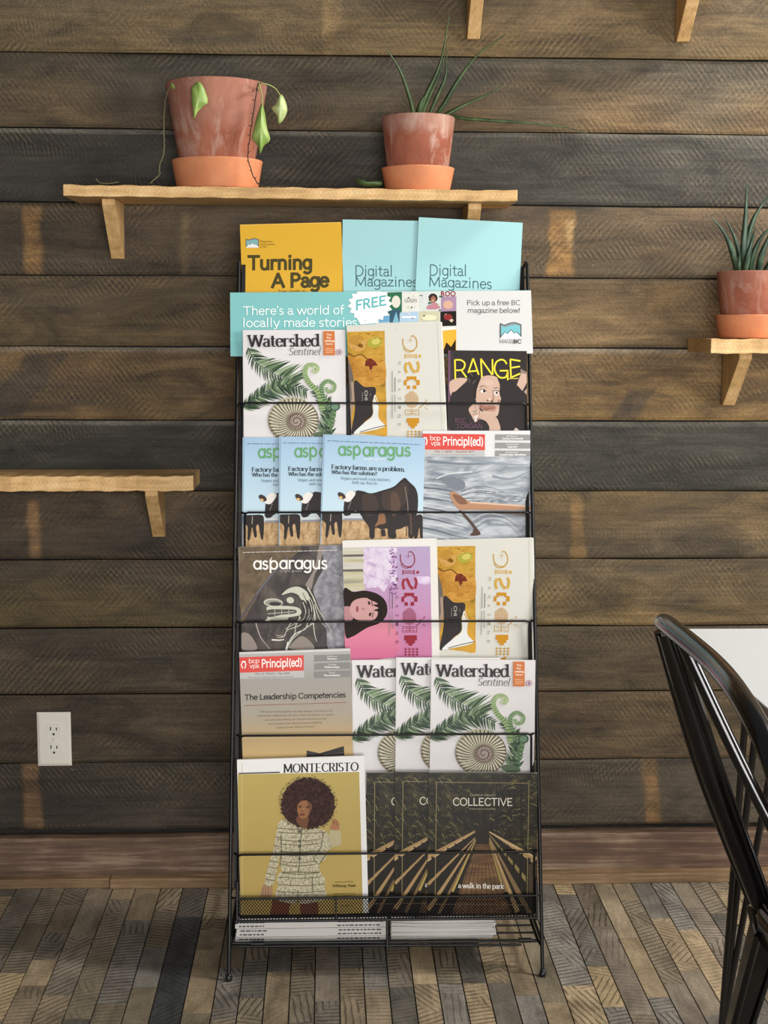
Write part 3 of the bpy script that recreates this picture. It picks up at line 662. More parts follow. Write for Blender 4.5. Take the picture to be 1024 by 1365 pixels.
# ---- the individual covers
def art_watershed(a):
    r = random.Random(3); a.page('#dcd8d8')
    a.line([(456, 33), (452, 300), (444, 650)], 3, '#cfcaca')
    G1 = ['#324534', '#475c41', '#6a7f5e', '#8b9e7c', '#3b5040']
    fern(a, [(478, 128), (520, 205), (600, 265), (690, 300), (735, 320)], 30, lambda t: 22 + 105 * math.sin(math.pi * min(1, t * .75 + .12)) ** 1.2, 62, G1, 13, r, side=(-1,))
    fern(a, [(478, 128), (520, 205), (600, 265), (690, 300), (735, 320)], 26, lambda t: 14 + 60 * math.sin(math.pi * min(1, t * .9 + .1)), 58, G1, 11, r, side=(1,))
    fern(a, [(445, 452), (510, 405), (600, 350), (690, 330), (790, 370)], 32, lambda t: 34 + 62 * math.sin(math.pi * min(1, t * .8 + .15)), 66, G1, 14, r, side=(1,))
    fern(a, [(445, 452), (510, 405), (600, 350), (690, 330), (790, 370)], 30, lambda t: 16 + 46 * math.sin(math.pi * min(1, t * .8 + .15)), 55, G1, 13, r, side=(-1,))
    fern(a, [(860, 600), (890, 520), (880, 430), (830, 360)], 16, lambda t: 62 - 25 * t, 60, G1, 14, r)
    fern(a, [(900, 610), (905, 500), (890, 420)], 12, lambda t: 48, 55, ['#2f4432', '#4d6a48', '#6a8763'], 12, r)
    # ammonite
    cx, cy = 728, 530
    a.ell(cx - 15, cy - 5, 136, 122, '#8d8470', 0, 40); a.ell(cx - 20, cy - 22, 126, 110, '#b3ad93', 0, 40)
    for i in range(38):
        t = 2 * math.pi * i / 38; c, s = math.cos(t), math.sin(t)
        a.line([(cx + 48 * c, cy + 44 * s), (cx - 6 + 92 * math.cos(t + .12), cy + 84 * math.sin(t + .12)), (cx - 15 + 134 * math.cos(t + .22), cy - 5 + 120 * math.sin(t + .22))], 4, '#544a3c' if i % 2 else '#665d4b', 4, w2=8, up=(i == 37))
        a.line([(cx + 60 * math.cos(t + .08), cy + 55 * math.sin(t + .08)), (cx - 12 + 125 * math.cos(t + .30), cy - 5 + 112 * math.sin(t + .30))], 3, '#d8d2bc', w2=7, up=False)
    a.layer += 1
    a.ell(cx, cy, 52, 48, '#7b6a5c'); a.ell(cx, cy, 42, 38, '#a3938a')
    for i in range(16):
        t = 2 * math.pi * i / 16; a.line([(cx + 22 * math.cos(t), cy + 20 * math.sin(t)), (cx + 44 * math.cos(t + .2), cy + 40 * math.sin(t + .2))], 3, '#4f4038', up=False)
    a.layer += 1
    a.line([(cx + (4 + 1.6 * k) * math.cos(k * .45), cy + (4 + 1.5 * k) * math.sin(k * .45)) for k in range(26)], 5, '#55463d')
    # fiddleheads
    def fid(pts, wd, c1, c2, n):
        pp = crom(pts, 10); a.line(pp, wd, c1, w2=wd * .55)
        for i in range(0, len(pp) - 1, max(1, len(pp) // n)):
            p, q = np.array(pp[i]), np.array(pp[i + 1]); d = (q - p) / (np.hypot(*(q - p)) or 1); nn = np.array((-d[1], d[0]))
            a.line([p + nn * wd * .5, p + d * 5 - nn * wd * .5], 3, c2, up=False)
        a.layer += 1
    fid([(868, 470), (850, 380), (800, 320), (780, 270), (795, 232), (830, 228), (848, 246), (838, 262), (824, 252)], 30, '#6e8a55', '#c0cda0', 30)
    fid([(905, 560), (930, 470), (880, 410), (868, 345), (900, 315), (935, 335), (930, 365), (900, 370), (890, 348)], 26, '#4f6e46', '#a9bd92', 28)
    a.ell(936, 452, 28, 24, '#3d5a44'); a.ell(936, 452, 20, 16, '#6c8a70'); a.line([(915, 590), (912, 520), (930, 470)], 9, '#54734e', 6)
    a.ell(870, 608, 52, 20, '#55654d', 8)
    a.serif('Watershed', 474, 868, 124, 62, '#2e2a2c', .16, .05, .09, dy=3)
    a.serif('Sentinel', 698, 868, 172, 38, '#3a3638', .075, .035, .03, dy=2, shear=.22)
    a.rect(882, 46, 943, 176, '#c9743c', 1)
    for t, y, x0, x1, b in (('The', 70, 899, 927, .02), ('Re-', 86, 902, 926, .02), ('wilding', 103, 888, 940, .03), ('Issue', 119, 896, 931, .02)): a.text(t, x0, x1, y, 10, '#f3e3d2', b)
    for q in range(3): a.micro(893, 933, 142 + q * 10, 7, '#ecc9a8', seed=q)
    a.ell(966, 160, 16, 16, '#b06a78'); a.ell(966, 160, 12, 12, '#e6dcdc'); a.ell(966, 160, 8, 10, '#8a7c94')

def disc_logo(a, fx, fy, k, cols, mag):
    X = lambda x: fx + (x - 525) * k; Y = lambda y: fy + (y - 105) * k
    P = lambda pts: [(X(x), Y(y)) for x, y in pts]
    c1, c2, c3 = cols
    a.line(P([(525, 128), (530, 185), (565, 222), (610, 222), (636, 190), (634, 140), (612, 108), (588, 112)]), 8 * k, c1, 8)
    a.line(P([(528, 205), (560, 236), (618, 228)]), 6 * k, c1, 6); a.line(P([(565, 142), (610, 140)]), 3 * k, c1); a.line(P([(588, 120), (588, 160)]), 3 * k, c1)
    for dx in (0, 10, 20): a.line(P([(548, 258 + dx), (632, 258 + dx)]), 5 * k, c2)
    a.line(P([(545, 252), (545, 288)]), 8 * k, c2); a.line(P([(634, 252), (634, 288)]), 8 * k, c2); a.ell(X(662), Y(270), 12 * k, 12 * k, c2)
    a.line(P([(640, 312), (652, 350), (640, 400)]), 20 * k, c2, 6); a.line(P([(556, 322), (545, 360), (556, 405)]), 20 * k, c2, 6)
    a.line(P([(570, 318), (586, 340), (598, 372), (625, 402)]), 22 * k, c2, 6)
    for (x0, y0, x1, y1) in ((556, 432, 634, 458), (534, 462, 556, 504), (634, 460, 660, 502), (558, 506, 584, 534), (606, 504, 634, 534), (556, 456, 572, 470), (620, 456, 636, 470)): a.rect(X(x0), Y(y0), X(x1), Y(y1), c3)
    rr = random.Random(5); 
    for i in range(9):
        for j in range(14):
            x, y = 545 + i * 12, 552 + j * 10
            if ((x - 592) / 54) ** 2 + ((y - 615) / 68) ** 2 < 1: a.rect(X(x), Y(y), X(x + 8), Y(y + 7), c3 if rr.random() < .75 else c1); a.layer -= 1
    a.layer += 1
    a.line(P([(650, 690), (690, 660), (680, 640)]), 6 * k, c1, 5)
    for q in ((700, 640, 722, 625), (712, 660, 740, 662), (700, 680, 725, 695), (712, 615, 714, 630)): a.line(P([q[:2], q[2:]]), 4 * k, c1)
    for (x0, y0, x1, y1) in ((545, 700, 655, 700), (545, 742, 600, 742), (545, 700, 545, 742), (655, 700, 655, 745), (600, 700, 600, 742), (612, 742, 655, 742), (560, 712, 640, 712), (560, 730, 640, 730)): a.line(P([(x0, y0), (x1, y1)]), 4 * k, c1)
    a.poly(P([(556, 768), (655, 766), (656, 808), (640, 808), (640, 830), (622, 832), (620, 850), (592, 850), (590, 832), (572, 830), (570, 806), (556, 806)]), c3)
    for i in range(4):
        for j in range(3):
            x, y = 556 + i * 30, 868 + j * 22; a.line(P([(x, y + 8), (x + 22, y + 8)]), 6 * k, c1); a.line(P([(x + 11, y - 2), (x + 11, y + 18)]), 6 * k, c1)
    a.poly(P([(548, 985), (640, 935), (640, 960), (600, 985)]), c3)
    for i, ch in enumerate('MAGAZINE'):
        y = 325 + i * 71; a.fit(sans(ch), Y(y - 12), Y(y + 12), X(488), 24 * k, mag, rot=90, ref=.727)
    for q, (x, y0, y1) in enumerate(((462, 440, 715), (440, 390, 770))): a.line(P([(x, y0), (x, (y0 + y1) / 2 - 20)]), 5 * k, '#7d7870' if q else '#4a4642'); a.line(P([(x, (y0 + y1) / 2), (x, y1)]), 5 * k, '#8d8880')

def art_discorder_yellow(a):
    a.page('#d2d0c6'); r = random.Random(9)
    ph = photo_mat('yellow_leaf_photo', [(.28, '#7d5f1e'), (.45, '#b98e34'), (.58, '#c79a3e'), (.74, '#d8b566')], (24, 24, 24), 6, .6, .6)
    a.poly([(72, 75), (378, 66), (398, 912), (108, 885)], ph)
    a.ell(300, 160, 62, 42, '#a8a040', -15); a.ell(308, 152, 35, 24, '#cabf62', -15)
    a.ell(160, 170, 70, 60, '#c99a55', 15); a.ell(150, 140, 60, 40, '#b5883a', -10); a.ell(185, 185, 22, 16, '#7a5518', 20)
    a.poly([(80, 262), (180, 262), (300, 285), (382, 330), (382, 480), (300, 505), (225, 510), (140, 470), (95, 360)], photo_mat('orange_leaf_photo', [(.3, '#9a6624'), (.5, '#c08a38'), (.7, '#d6a552')], (30, 30, 30), 5, .5, .6), 6)
    a.line([(75, 240), (130, 270), (190, 258), (250, 300), (300, 320)], 9, '#6e4a18', 5); a.line([(90, 480), (95, 370), (75, 262)], 6, '#8a611e', 5)
    a.poly([(230, 300), (265, 288), (300, 310), (320, 345), (285, 350), (270, 395), (250, 350), (222, 350)], '#6e2f22', 4)
    for _ in range(46):
        x, y = r.uniform(85, 370), r.uniform(85, 480); a.line([(x, y), (x + r.uniform(-40, 40), y + r.uniform(-12, 22))], 3.5, r.choice(['#8a5f20', '#6e4a18', '#dbb469']), up=False)
    a.layer += 1
    a.poly([(80, 300), (105, 350), (130, 470), (118, 640), (95, 700), (108, 885), (84, 885), (76, 500)], '#6a625c', 4)
    a.poly([(108, 480), (132, 500), (135, 640), (110, 760), (120, 860), (112, 885), (95, 700), (115, 600)], '#a58d7c', 4)
    a.poly([(135, 470), (215, 515), (300, 520), (305, 580), (278, 640), (280, 740), (215, 800), (190, 850), (112, 892), (140, 700)], '#3a3536', 5)
    a.text('CHI', 545, 622, 218, 26, '#c9c2b8', rot=90); a.line([(200, 560), (200, 630)], 4, '#8d867e'); a.line([(265, 565), (265, 590)], 3, '#8d867e')
    a.poly([(300, 580), (330, 640), (380, 690), (330, 760), (385, 830), (210, 880), (130, 888), (215, 805), (282, 745), (284, 650)], '#dfe0dd', 5)
    a.poly([(340, 650), (390, 640), (392, 700), (355, 740), (392, 790), (392, 910), (300, 890), (385, 835), (330, 765)], '#cf9c3e', 4)
    a.line([(180, 880), (280, 850), (390, 825)], 7, '#6b6358', 5); a.line([(300, 600), (345, 690), (360, 690)], 10, '#caa24e', 5)
    a.line([(66, 22), (840, -8)], 10, '#efeee8'); a.line([(804, 0), (842, 880)], 5, '#cfccc2'); a.line([(470, 40), (478, 80)], 2, '#c4c1b8')
    disc_logo(a, 525, 105, 1.0, ('#bb9136', '#c9a045', '#c58a28'), '#a09a8e')

def art_discorder_pink(a):
    a.page('#e2dfd9'); r = random.Random(4)
    pk = grad_mat('pink_print', 0.05, .27, [(0.0, '#c6769c'), (.4, '#c08db2'), (.8, '#b59cbf'), (1, '#b2a0c0')], .6, .35)
    a.poly([(27, 95), (468, 88), (478, 650), (40, 660)], pk)
    bl = photo_mat('blurred_shelf_photo', [(.3, '#8a8578'), (.45, '#c2bb9a'), (.6, '#cbc7bd'), (.75, '#8d8a94')], (2, 2, 60), 3, .3, .6)
    a.poly([(27, 95), (140, 94), (140, 310), (34, 320)], bl)
    for y in (130, 205): a.rect(28, y, 138, y + 12, '#6d6660', -2)
    lc = photo_mat('lace_photo', [(.3, '#b093bb'), (.48, '#d3c2d8'), (.65, '#e2d8e4')], (60, 60, 60), 4, .4, .6)
    a.poly([(135, 96)] + [(128 + 8 * (i % 2), 110 + 16 * i) for i in range(12)] + [(150, 300), (210, 295), (235, 320), (262, 270), (300, 290), (300, 190), (300, 94)], lc)
    for _ in range(60):
        x, y = r.uniform(265, 300), r.uniform(100, 330); a.ell(x, y, r.uniform(3, 8), r.uniform(2, 5), r.choice(['#7c4f86', '#96689a', '#8a5a90']), r.uniform(0, 180), 8); a.layer -= 1
    a.layer += 1
    a.ell(430, 260, 42, 20, '#d3bcd9', 10); a.ell(445, 255, 25, 14, '#dfcfe3', -20)
    a.poly([(36, 480), (110, 465), (250, 470), (300, 520), (290, 640), (40, 655)], grad_mat('pink_dress_print', .03, .12, [(0, '#c8628e'), (1, '#d98a9c')], .6, .4), 5)
    a.poly([(34, 300), (80, 318), (140, 312), (205, 330), (245, 370), (250, 430), (215, 475), (150, 500), (75, 545), (40, 540), (34, 400)], '#2e2622', 6)
    a.poly([(34, 395), (70, 400), (78, 455), (45, 468), (34, 450)], '#b5868a', 4)
    a.poly([(62, 400), (80, 365), (120, 350), (165, 352), (200, 370), (208, 415), (190, 455), (145, 466), (95, 458), (70, 435)], '#c99a98', 6)
    a.poly([(150, 350), (200, 352), (225, 390), (222, 440), (195, 460), (205, 420), (180, 412), (208, 400), (178, 385), (205, 378)], '#2a221f', 3)
    a.ell(160, 375, 10, 6, '#3a2a26', 70); a.ell(165, 432, 10, 6, '#3a2a26', 110); a.ell(130, 405, 9, 6, '#b08080'); a.ell(100, 405, 7, 16, '#9a5560'); a.line([(172, 362), (178, 390)], 4, '#3a2a26'); a.line([(180, 422), (176, 448)], 4, '#3a2a26')
    disc_logo(a, 318, 114, .64, ('#8b2f3c', '#9a3644', '#93303f'), '#7a4a64')

def art_range(a):
    a.page('#2f2827'); sk, sd, hi = '#c9a996', '#a98673', '#dcc2b0'
    a.rect(55, 90, 90, 980, '#5a3d50'); a.line([(72, 95), (74, 970)], 8, '#7a566c'); a.rect(92, 0, 118, 980, '#3a3032')
    a.poly([(74, 470), (100, 425), (180, 400), (270, 410), (230, 470), (150, 540), (92, 590)], sk, 5)
    a.poly([(860, 345), (925, 360), (922, 450), (870, 545), (806, 492)], sk); a.poly([(855, 300), (925, 340), (925, 360), (850, 345)], '#8c7a70'); a.poly([(885, 560), (920, 515), (920, 590)], '#b39c8c')
    a.poly([(92, 600), (150, 540), (260, 440), (330, 400), (420, 385), (540, 372), (660, 400), (780, 450), (870, 540), (925, 620), (925, 980), (92, 980)], '#2b2423', 4)
    a.poly([(270, 360), (330, 330), (375, 370), (370, 420), (300, 430)], '#231d1c', 4)
    for p in ([(275, 400), (300, 420), (290, 450)], [(345, 430), (362, 424), (330, 462)], [(300, 345), (330, 380)]): a.line(p, 8, '#6e5c54')
    a.poly([(360, 640), (350, 560), (372, 470), (410, 405), (480, 374), (560, 378), (610, 410), (628, 480), (634, 560), (640, 620), (622, 700), (610, 790), (580, 820), (500, 790), (440, 760), (390, 700)], sk, 5)
    a.poly([(600, 400), (640, 440), (650, 560), (640, 620), (622, 560), (626, 480)], '#2b2423', 4)
    a.poly([(350, 620), (340, 540), (366, 455), (420, 395), (392, 470), (372, 540), (366, 620)], '#241d1c', 4)
    a.poly([(430, 440), (500, 420), (560, 450), (540, 480), (470, 475)], '#d0b2a0', 4)
    a.poly([(545, 520), (565, 600), (560, 660), (530, 660), (545, 600)], sd, 3); a.poly([(600, 640), (635, 640), (610, 700)], sd, 3); a.poly([(410, 690), (420, 660), (470, 690), (560, 700), (590, 730), (560, 770), (430, 745)], '#b8917f', 4)
    a.line([(405, 505), (440, 485), (485, 505)], 9, '#54423a', 5, w2=3); a.line([(560, 515), (595, 505), (622, 515)], 9, '#54423a', 5, w2=3)
    a.poly([(410, 540), (440, 525), (480, 545), (470, 562), (430, 562)], '#e8dcd2', 4); a.ell(456, 544, 15, 17, '#2a1f1c'); a.line([(405, 540), (440, 522), (482, 546)], 7, '#33261f', 5)
    a.poly([(560, 550), (590, 540), (612, 555), (600, 590), (570, 580)], '#e8dcd2', 4); a.ell(592, 562, 12, 15, '#2a1f1c'); a.line([(558, 548), (590, 534), (620, 550)], 7, '#33261f', 5)
    a.ell(493, 645, 11, 8, '#54352c'); a.ell(538, 654, 12, 8, '#54352c'); a.ell(515, 632, 18, 14, hi)
    a.poly([(405, 690), (425, 735), (520, 750), (575, 738), (570, 712), (520, 705), (470, 712)], '#a2705f', 4); a.line([(415, 715), (430, 748), (500, 752)], 6, '#4a3028', 5); a.line([(440, 738), (560, 730)], 5, '#6e4438', 4)
    a.poly([(285, 745), (330, 690), (370, 670), (400, 720), (420, 760), (500, 780), (570, 815), (610, 870), (628, 980), (520, 980), (510, 930), (470, 870), (400, 850), (370, 880), (345, 870), (320, 820)], sk, 5)
    for p in ([(320, 760), (365, 770), (380, 850)], [(330, 800), (375, 800)], [(350, 700), (372, 760)], [(400, 720), (405, 800)], [(340, 830), (360, 870)]): a.line(p, 5, '#8a6656', 4)
    a.poly([(335, 760), (368, 752), (372, 782), (340, 785)], '#9a948c'); a.poly([(340, 830), (385, 800), (375, 850), (350, 880)], '#ddd3c8', 3); a.ell(360, 642, 8, 8, '#4a3a34')
    a.poly([(780, 975), (800, 945), (830, 965), (835, 980)], '#c8b8aa', 3)
    Y = '#f0dc3c'
    for pts in ([(140, 415), (135, 200)], [(135, 203), (200, 205), (240, 235), (240, 275), (215, 310), (140, 318)], [(205, 315), (262, 395)],
                [(280, 345), (335, 185)], [(335, 185), (395, 365)], [(290, 330), (375, 322)], [(430, 395), (418, 188)], [(418, 190), (542, 365)], [(545, 195), (548, 365)],
                [(700, 250), (680, 215), (640, 200), (590, 225), (568, 290), (585, 350), (630, 395), (690, 390), (712, 330)], [(625, 322), (718, 320)], [(712, 322), (712, 425)],
                [(740, 195), (748, 400)], [(740, 197), (850, 215)], [(745, 290), (845, 275)], [(748, 395), (848, 352)]):
        a.line(pts, 17, Y, 6 if len(pts) > 4 else 0); a.layer -= 1
    a.line([(722, 408), (828, 405)], 9, '#d9c440'); a.layer += 1
    a.mono('ROC', 140, 255, 890, 50, '#7a4f68', .07); a.mono('LLE', 300, 420, 890, 50, '#5d3c50', .07); a.mono('ORDAN', 195, 430, 950, 48, '#7a4f68', .07); a.line([(150, 905), (170, 905), (170, 945), (150, 950)], 5, '#7a4f68')
    a.line([(55, 92), (915, 92), (925, 110)], 6, '#5f5552')

def art_cow(a):
    r = random.Random(2)
    a.page(grad_mat('pale_sky_print', .06, .27, [(0.0, '#d3dee2'), (.35, '#c0d8e4'), (.75, '#acc8dc'), (1.0, '#9fbcd6')], .35))
    a.poly([(440, 468), (985, 462), (985, 760), (430, 760)], photo_mat('dry_grass_photo', [(.3, '#8a6c48'), (.48, '#b89468'), (.6, '#c9aa80'), (.75, '#d8c09a')], (90, 90, 40), 5, .4))
    a.poly([(440, 440), (985, 428), (985, 466), (440, 470)], '#cfd5d6'); a.rect(560, 458, 700, 468, '#8a90a0'); a.rect(550, 466, 985, 474, '#a08a70')
    for _ in range(160):
        x, y = r.uniform(440, 985), r.uniform(475, 610); a.line([(x, y), (x + r.uniform(-4, 4), y - r.uniform(6, 16))], 2.2, r.choice(['#8a6a44', '#d6bd92', '#a5825a', '#c7a578']), up=False)
    a.layer += 1
    bk, b2, b3 = '#231a18', '#3a2b24', '#523d30'
    a.poly([(915, 460), (960, 445), (968, 550), (950, 555), (945, 505), (935, 555), (918, 553)], bk, 4)
    a.poly([(440, 432), (500, 428), (545, 430), (556, 455), (550, 545), (538, 548), (528, 480), (515, 490), (518, 535), (505, 540), (495, 490), (482, 550), (470, 550), (472, 490), (455, 470), (440, 470)], bk, 4)
    a.line([(498, 435), (495, 475)], 4, '#a89a8a')
    a.poly([(622, 325), (655, 320), (700, 332), (755, 318), (815, 298), (850, 268), (872, 254), (895, 275), (925, 305), (938, 350), (936, 420), (920, 480), (915, 552), (890, 552), (886, 500), (850, 512), (826, 520), (828, 556), (790, 556), (782, 512), (755, 515), (722, 508), (718, 556), (694, 556), (690, 505), (665, 470), (640, 430), (605, 405)], bk, 5)
    a.poly([(760, 330), (820, 310), (860, 280), (890, 300), (880, 370), (820, 420), (760, 400)], b2, 5); a.poly([(660, 340), (720, 345), (740, 400), (700, 450), (660, 420)], b2, 5)
    a.poly([(740, 440), (765, 430), (775, 480), (745, 490), (720, 500), (735, 470)], '#8a6040', 4); a.poly([(800, 340), (830, 330), (850, 400), (810, 450)], b3, 4)
    a.line([(872, 300), (885, 380), (888, 440)], 5, '#7a6a5e', 5); a.line([(880, 500), (880, 548)], 6, '#6e4f38'); a.line([(760, 515), (765, 550)], 22, '#241c1a'); a.line([(900, 430), (905, 540)], 8, '#5a4032')
    a.poly([(568, 360), (580, 330), (605, 318), (628, 330), (640, 370), (630, 410), (600, 435), (572, 440), (562, 420)], bk, 5)
    a.poly([(560, 362), (580, 328), (604, 318), (622, 330), (612, 352), (592, 374), (572, 374)], '#e6e0da', 4)
    a.poly([(532, 333), (545, 326), (566, 338), (572, 356), (552, 362), (538, 350)], '#3a2c26', 4); a.ell(548, 354, 9, 7, '#d8b070', 20)
    a.ell(590, 385, 7, 5, '#0d0a0a'); a.poly([(560, 425), (590, 425), (598, 440), (570, 446)], '#1a1414', 4); a.line([(600, 372), (585, 410)], 3, '#8a8078')
    a.line([(466, 40), (444, 600)], 4, '#8aa6bd')  # crease shading beside the spine, drawn as a stroke
    a.micro(480, 950, 68, 9, '#5e7f9a', dy=20, seed=8)
    a.mono('@sp', 534, 650, 139, 62, '#65a06c', .12); a.mono('@r@gus', 658, 902, 143, 62, '#65a06c', .12); a.line([(612, 112), (628, 92), (636, 86)], 7, '#65a06c', 4, w2=1)
    a.text('bright green', 664, 770, 163, 11, '#e8f0f2')
    a.serif('Factory farms are a problem.', 500, 872, 208, 21, '#27343c', .16, .075, .06, dy=14)
    a.serif('Who has the solution?', 500, 732, 233, 18, '#27343c', .16, .075, .06, dy=9)
    a.serif('Vegans and small-scale ranchers,', 546, 800, 262, 14, '#4a5c68', .09, .05, .04, dy=9)
    a.serif('both say, they do.', 606, 734, 284, 14, '#4a5c68', .09, .05, .04, dy=5)

def bcp(a, x0, y0, x1, y1, sk, grey, tint):
    a.poly([(x0, y0), (x1, y0 + sk), (x1, y1 + sk), (x0, y1)], '#d2483f')
    hh = y1 - y0; u = (x1 - x0)
    a.line([(x0 + u * .055, y1 - hh * .28), (x0 + u * .035, y1 - hh * .5), (x0 + u * .05, y1 - hh * .68), (x0 + u * .09, y1 - hh * .68), (x0 + u * .10, y1 - hh * .5), (x0 + u * .085, y1 - hh * .28)], hh * .07, '#f2e6e2', 4)
    a.line([(x0 + u * .045, y1 - hh * .72), (x0 + u * .095, y1 - hh * .72)], hh * .1, '#f2e6e2')
    a.mono('bcp', x0 + u * .15, x0 + u * .31, y0 + hh * .40 + sk * .2, hh * .27, '#f2e6e2', .085, dy=sk * .2); a.mono('vpa', x0 + u * .16, x0 + u * .31, y0 + hh * .72 + sk * .2, hh * .27, '#f2e6e2', .085, dy=sk * .2)
    a.mono('Principl(ed)', x0 + u * .35, x0 + u * .97, y0 + hh * .70 + sk * .35, hh * .50, '#f6ece8', .12, dy=sk * .6)

def art_principled_water(a):
    r = random.Random(6)
    wt = photo_mat('rippled_lake_photo', [(.25, '#5f666e'), (.42, '#8b929a'), (.56, '#b2b7bc'), (.75, '#d5d7d9')], (12, 12, 46), 5, 1.2, .35)
    a.page(wt); a.rect(60, 55, 960, 262, '#d9d9d8', 2)
    for x0, y0, x1, y1, c in ((120, 300, 700, 318, '#767d88'), (150, 395, 560, 380, '#7f8692'), (520, 300, 930, 330, '#8f96a0'), (640, 420, 940, 380, '#8a919b')): a.line([(x0, y0), ((x0 + x1) / 2, y0 + 22), (x1, y1)], 26, c, 8, w2=6)
    for k in range(11):
        t = k / 10; a.line([(60, 470 + 40 * k), (200, 480 + 42 * k), (330, 500 + 44 * k), (380 + 8 * k, 540 + 42 * k)], 9 + 5 * (k % 2), '#555e68' if k % 2 else '#c9cdd0', 6, w2=3)
    a.poly([(220, 440), (330, 425), (420, 470), (400, 530), (320, 520)], '#747b84', 5); a.line([(190, 440), (300, 400), (480, 385)], 8, '#d8dade', 6)
    for k in range(5): a.line([(390, 545 + 14 * k), (500, 508 + 22 * k), (640, 512 + 24 * k), (760, 560 + 18 * k)], 8, '#6a727a' if k % 2 == 0 else '#cdd0d2', 6, w2=2)
    for k in range(60):
        x, y = r.uniform(420, 940), r.uniform(540, 650); a.line([(x, y), (x + r.uniform(14, 50), y + r.uniform(-9, 4))], 4, r.choice(['#616a73', '#dcdee0', '#a4a9ae']), up=False)
    a.layer += 1
    for k in range(4): a.line([(480, 860 - 30 * k), (600, 780 - 20 * k), (740, 790 - 16 * k), (860, 900 - 30 * k)], 7, '#c6cace' if k % 2 else '#6a737c', 6, w2=2)
    a.poly([(300, 560), (340, 545), (460, 625), (560, 636), (940, 655), (940, 690), (450, 690), (380, 690), (330, 640)], '#b08364', 3); a.poly([(320, 565), (400, 585), (440, 640), (370, 640)], '#7d5540', 3); a.line([(460, 630), (940, 662)], 14, '#d4b49c')
    a.poly([(560, 708), (940, 706), (940, 742), (760, 725)], '#6e5a4c'); a.poly([(375, 700), (420, 720), (520, 840), (545, 890), (460, 895), (490, 840)], '#4a3228', 3); a.line([(920, 745), (935, 920)], 12, '#8f8880')
    a.rect(60, 206, 580, 262, '#b9b9b8', 2); bcp(a, 64, 78, 582, 206, 6, 0, 0)
    a.text('VOL. 7 - ISSUE 1 - December 2019', 178, 492, 230, 16, '#9a4a44', .01); a.micro(150, 510, 250, 10, '#8a8a8a', seed=4)
    for q, (y, t1, t2) in enumerate(((84, 'Building the', 'Curious Community'), (150, 'Transformative', 'Learning'), (214, 'Developing the', 'Leadership Identities'))):
        a.rect(664, y, 948, y + 46, '#8f8f8e', 3); wd = len(t2) * 5.0; a.text(t1, 800 - len(t1) * 3.6, 800 + len(t1) * 3.6, y + 19, 12, '#e8e8e8'); a.text(t2, 804 - wd, 804 + wd, y + 40, 15, '#f2f2f2', .02)

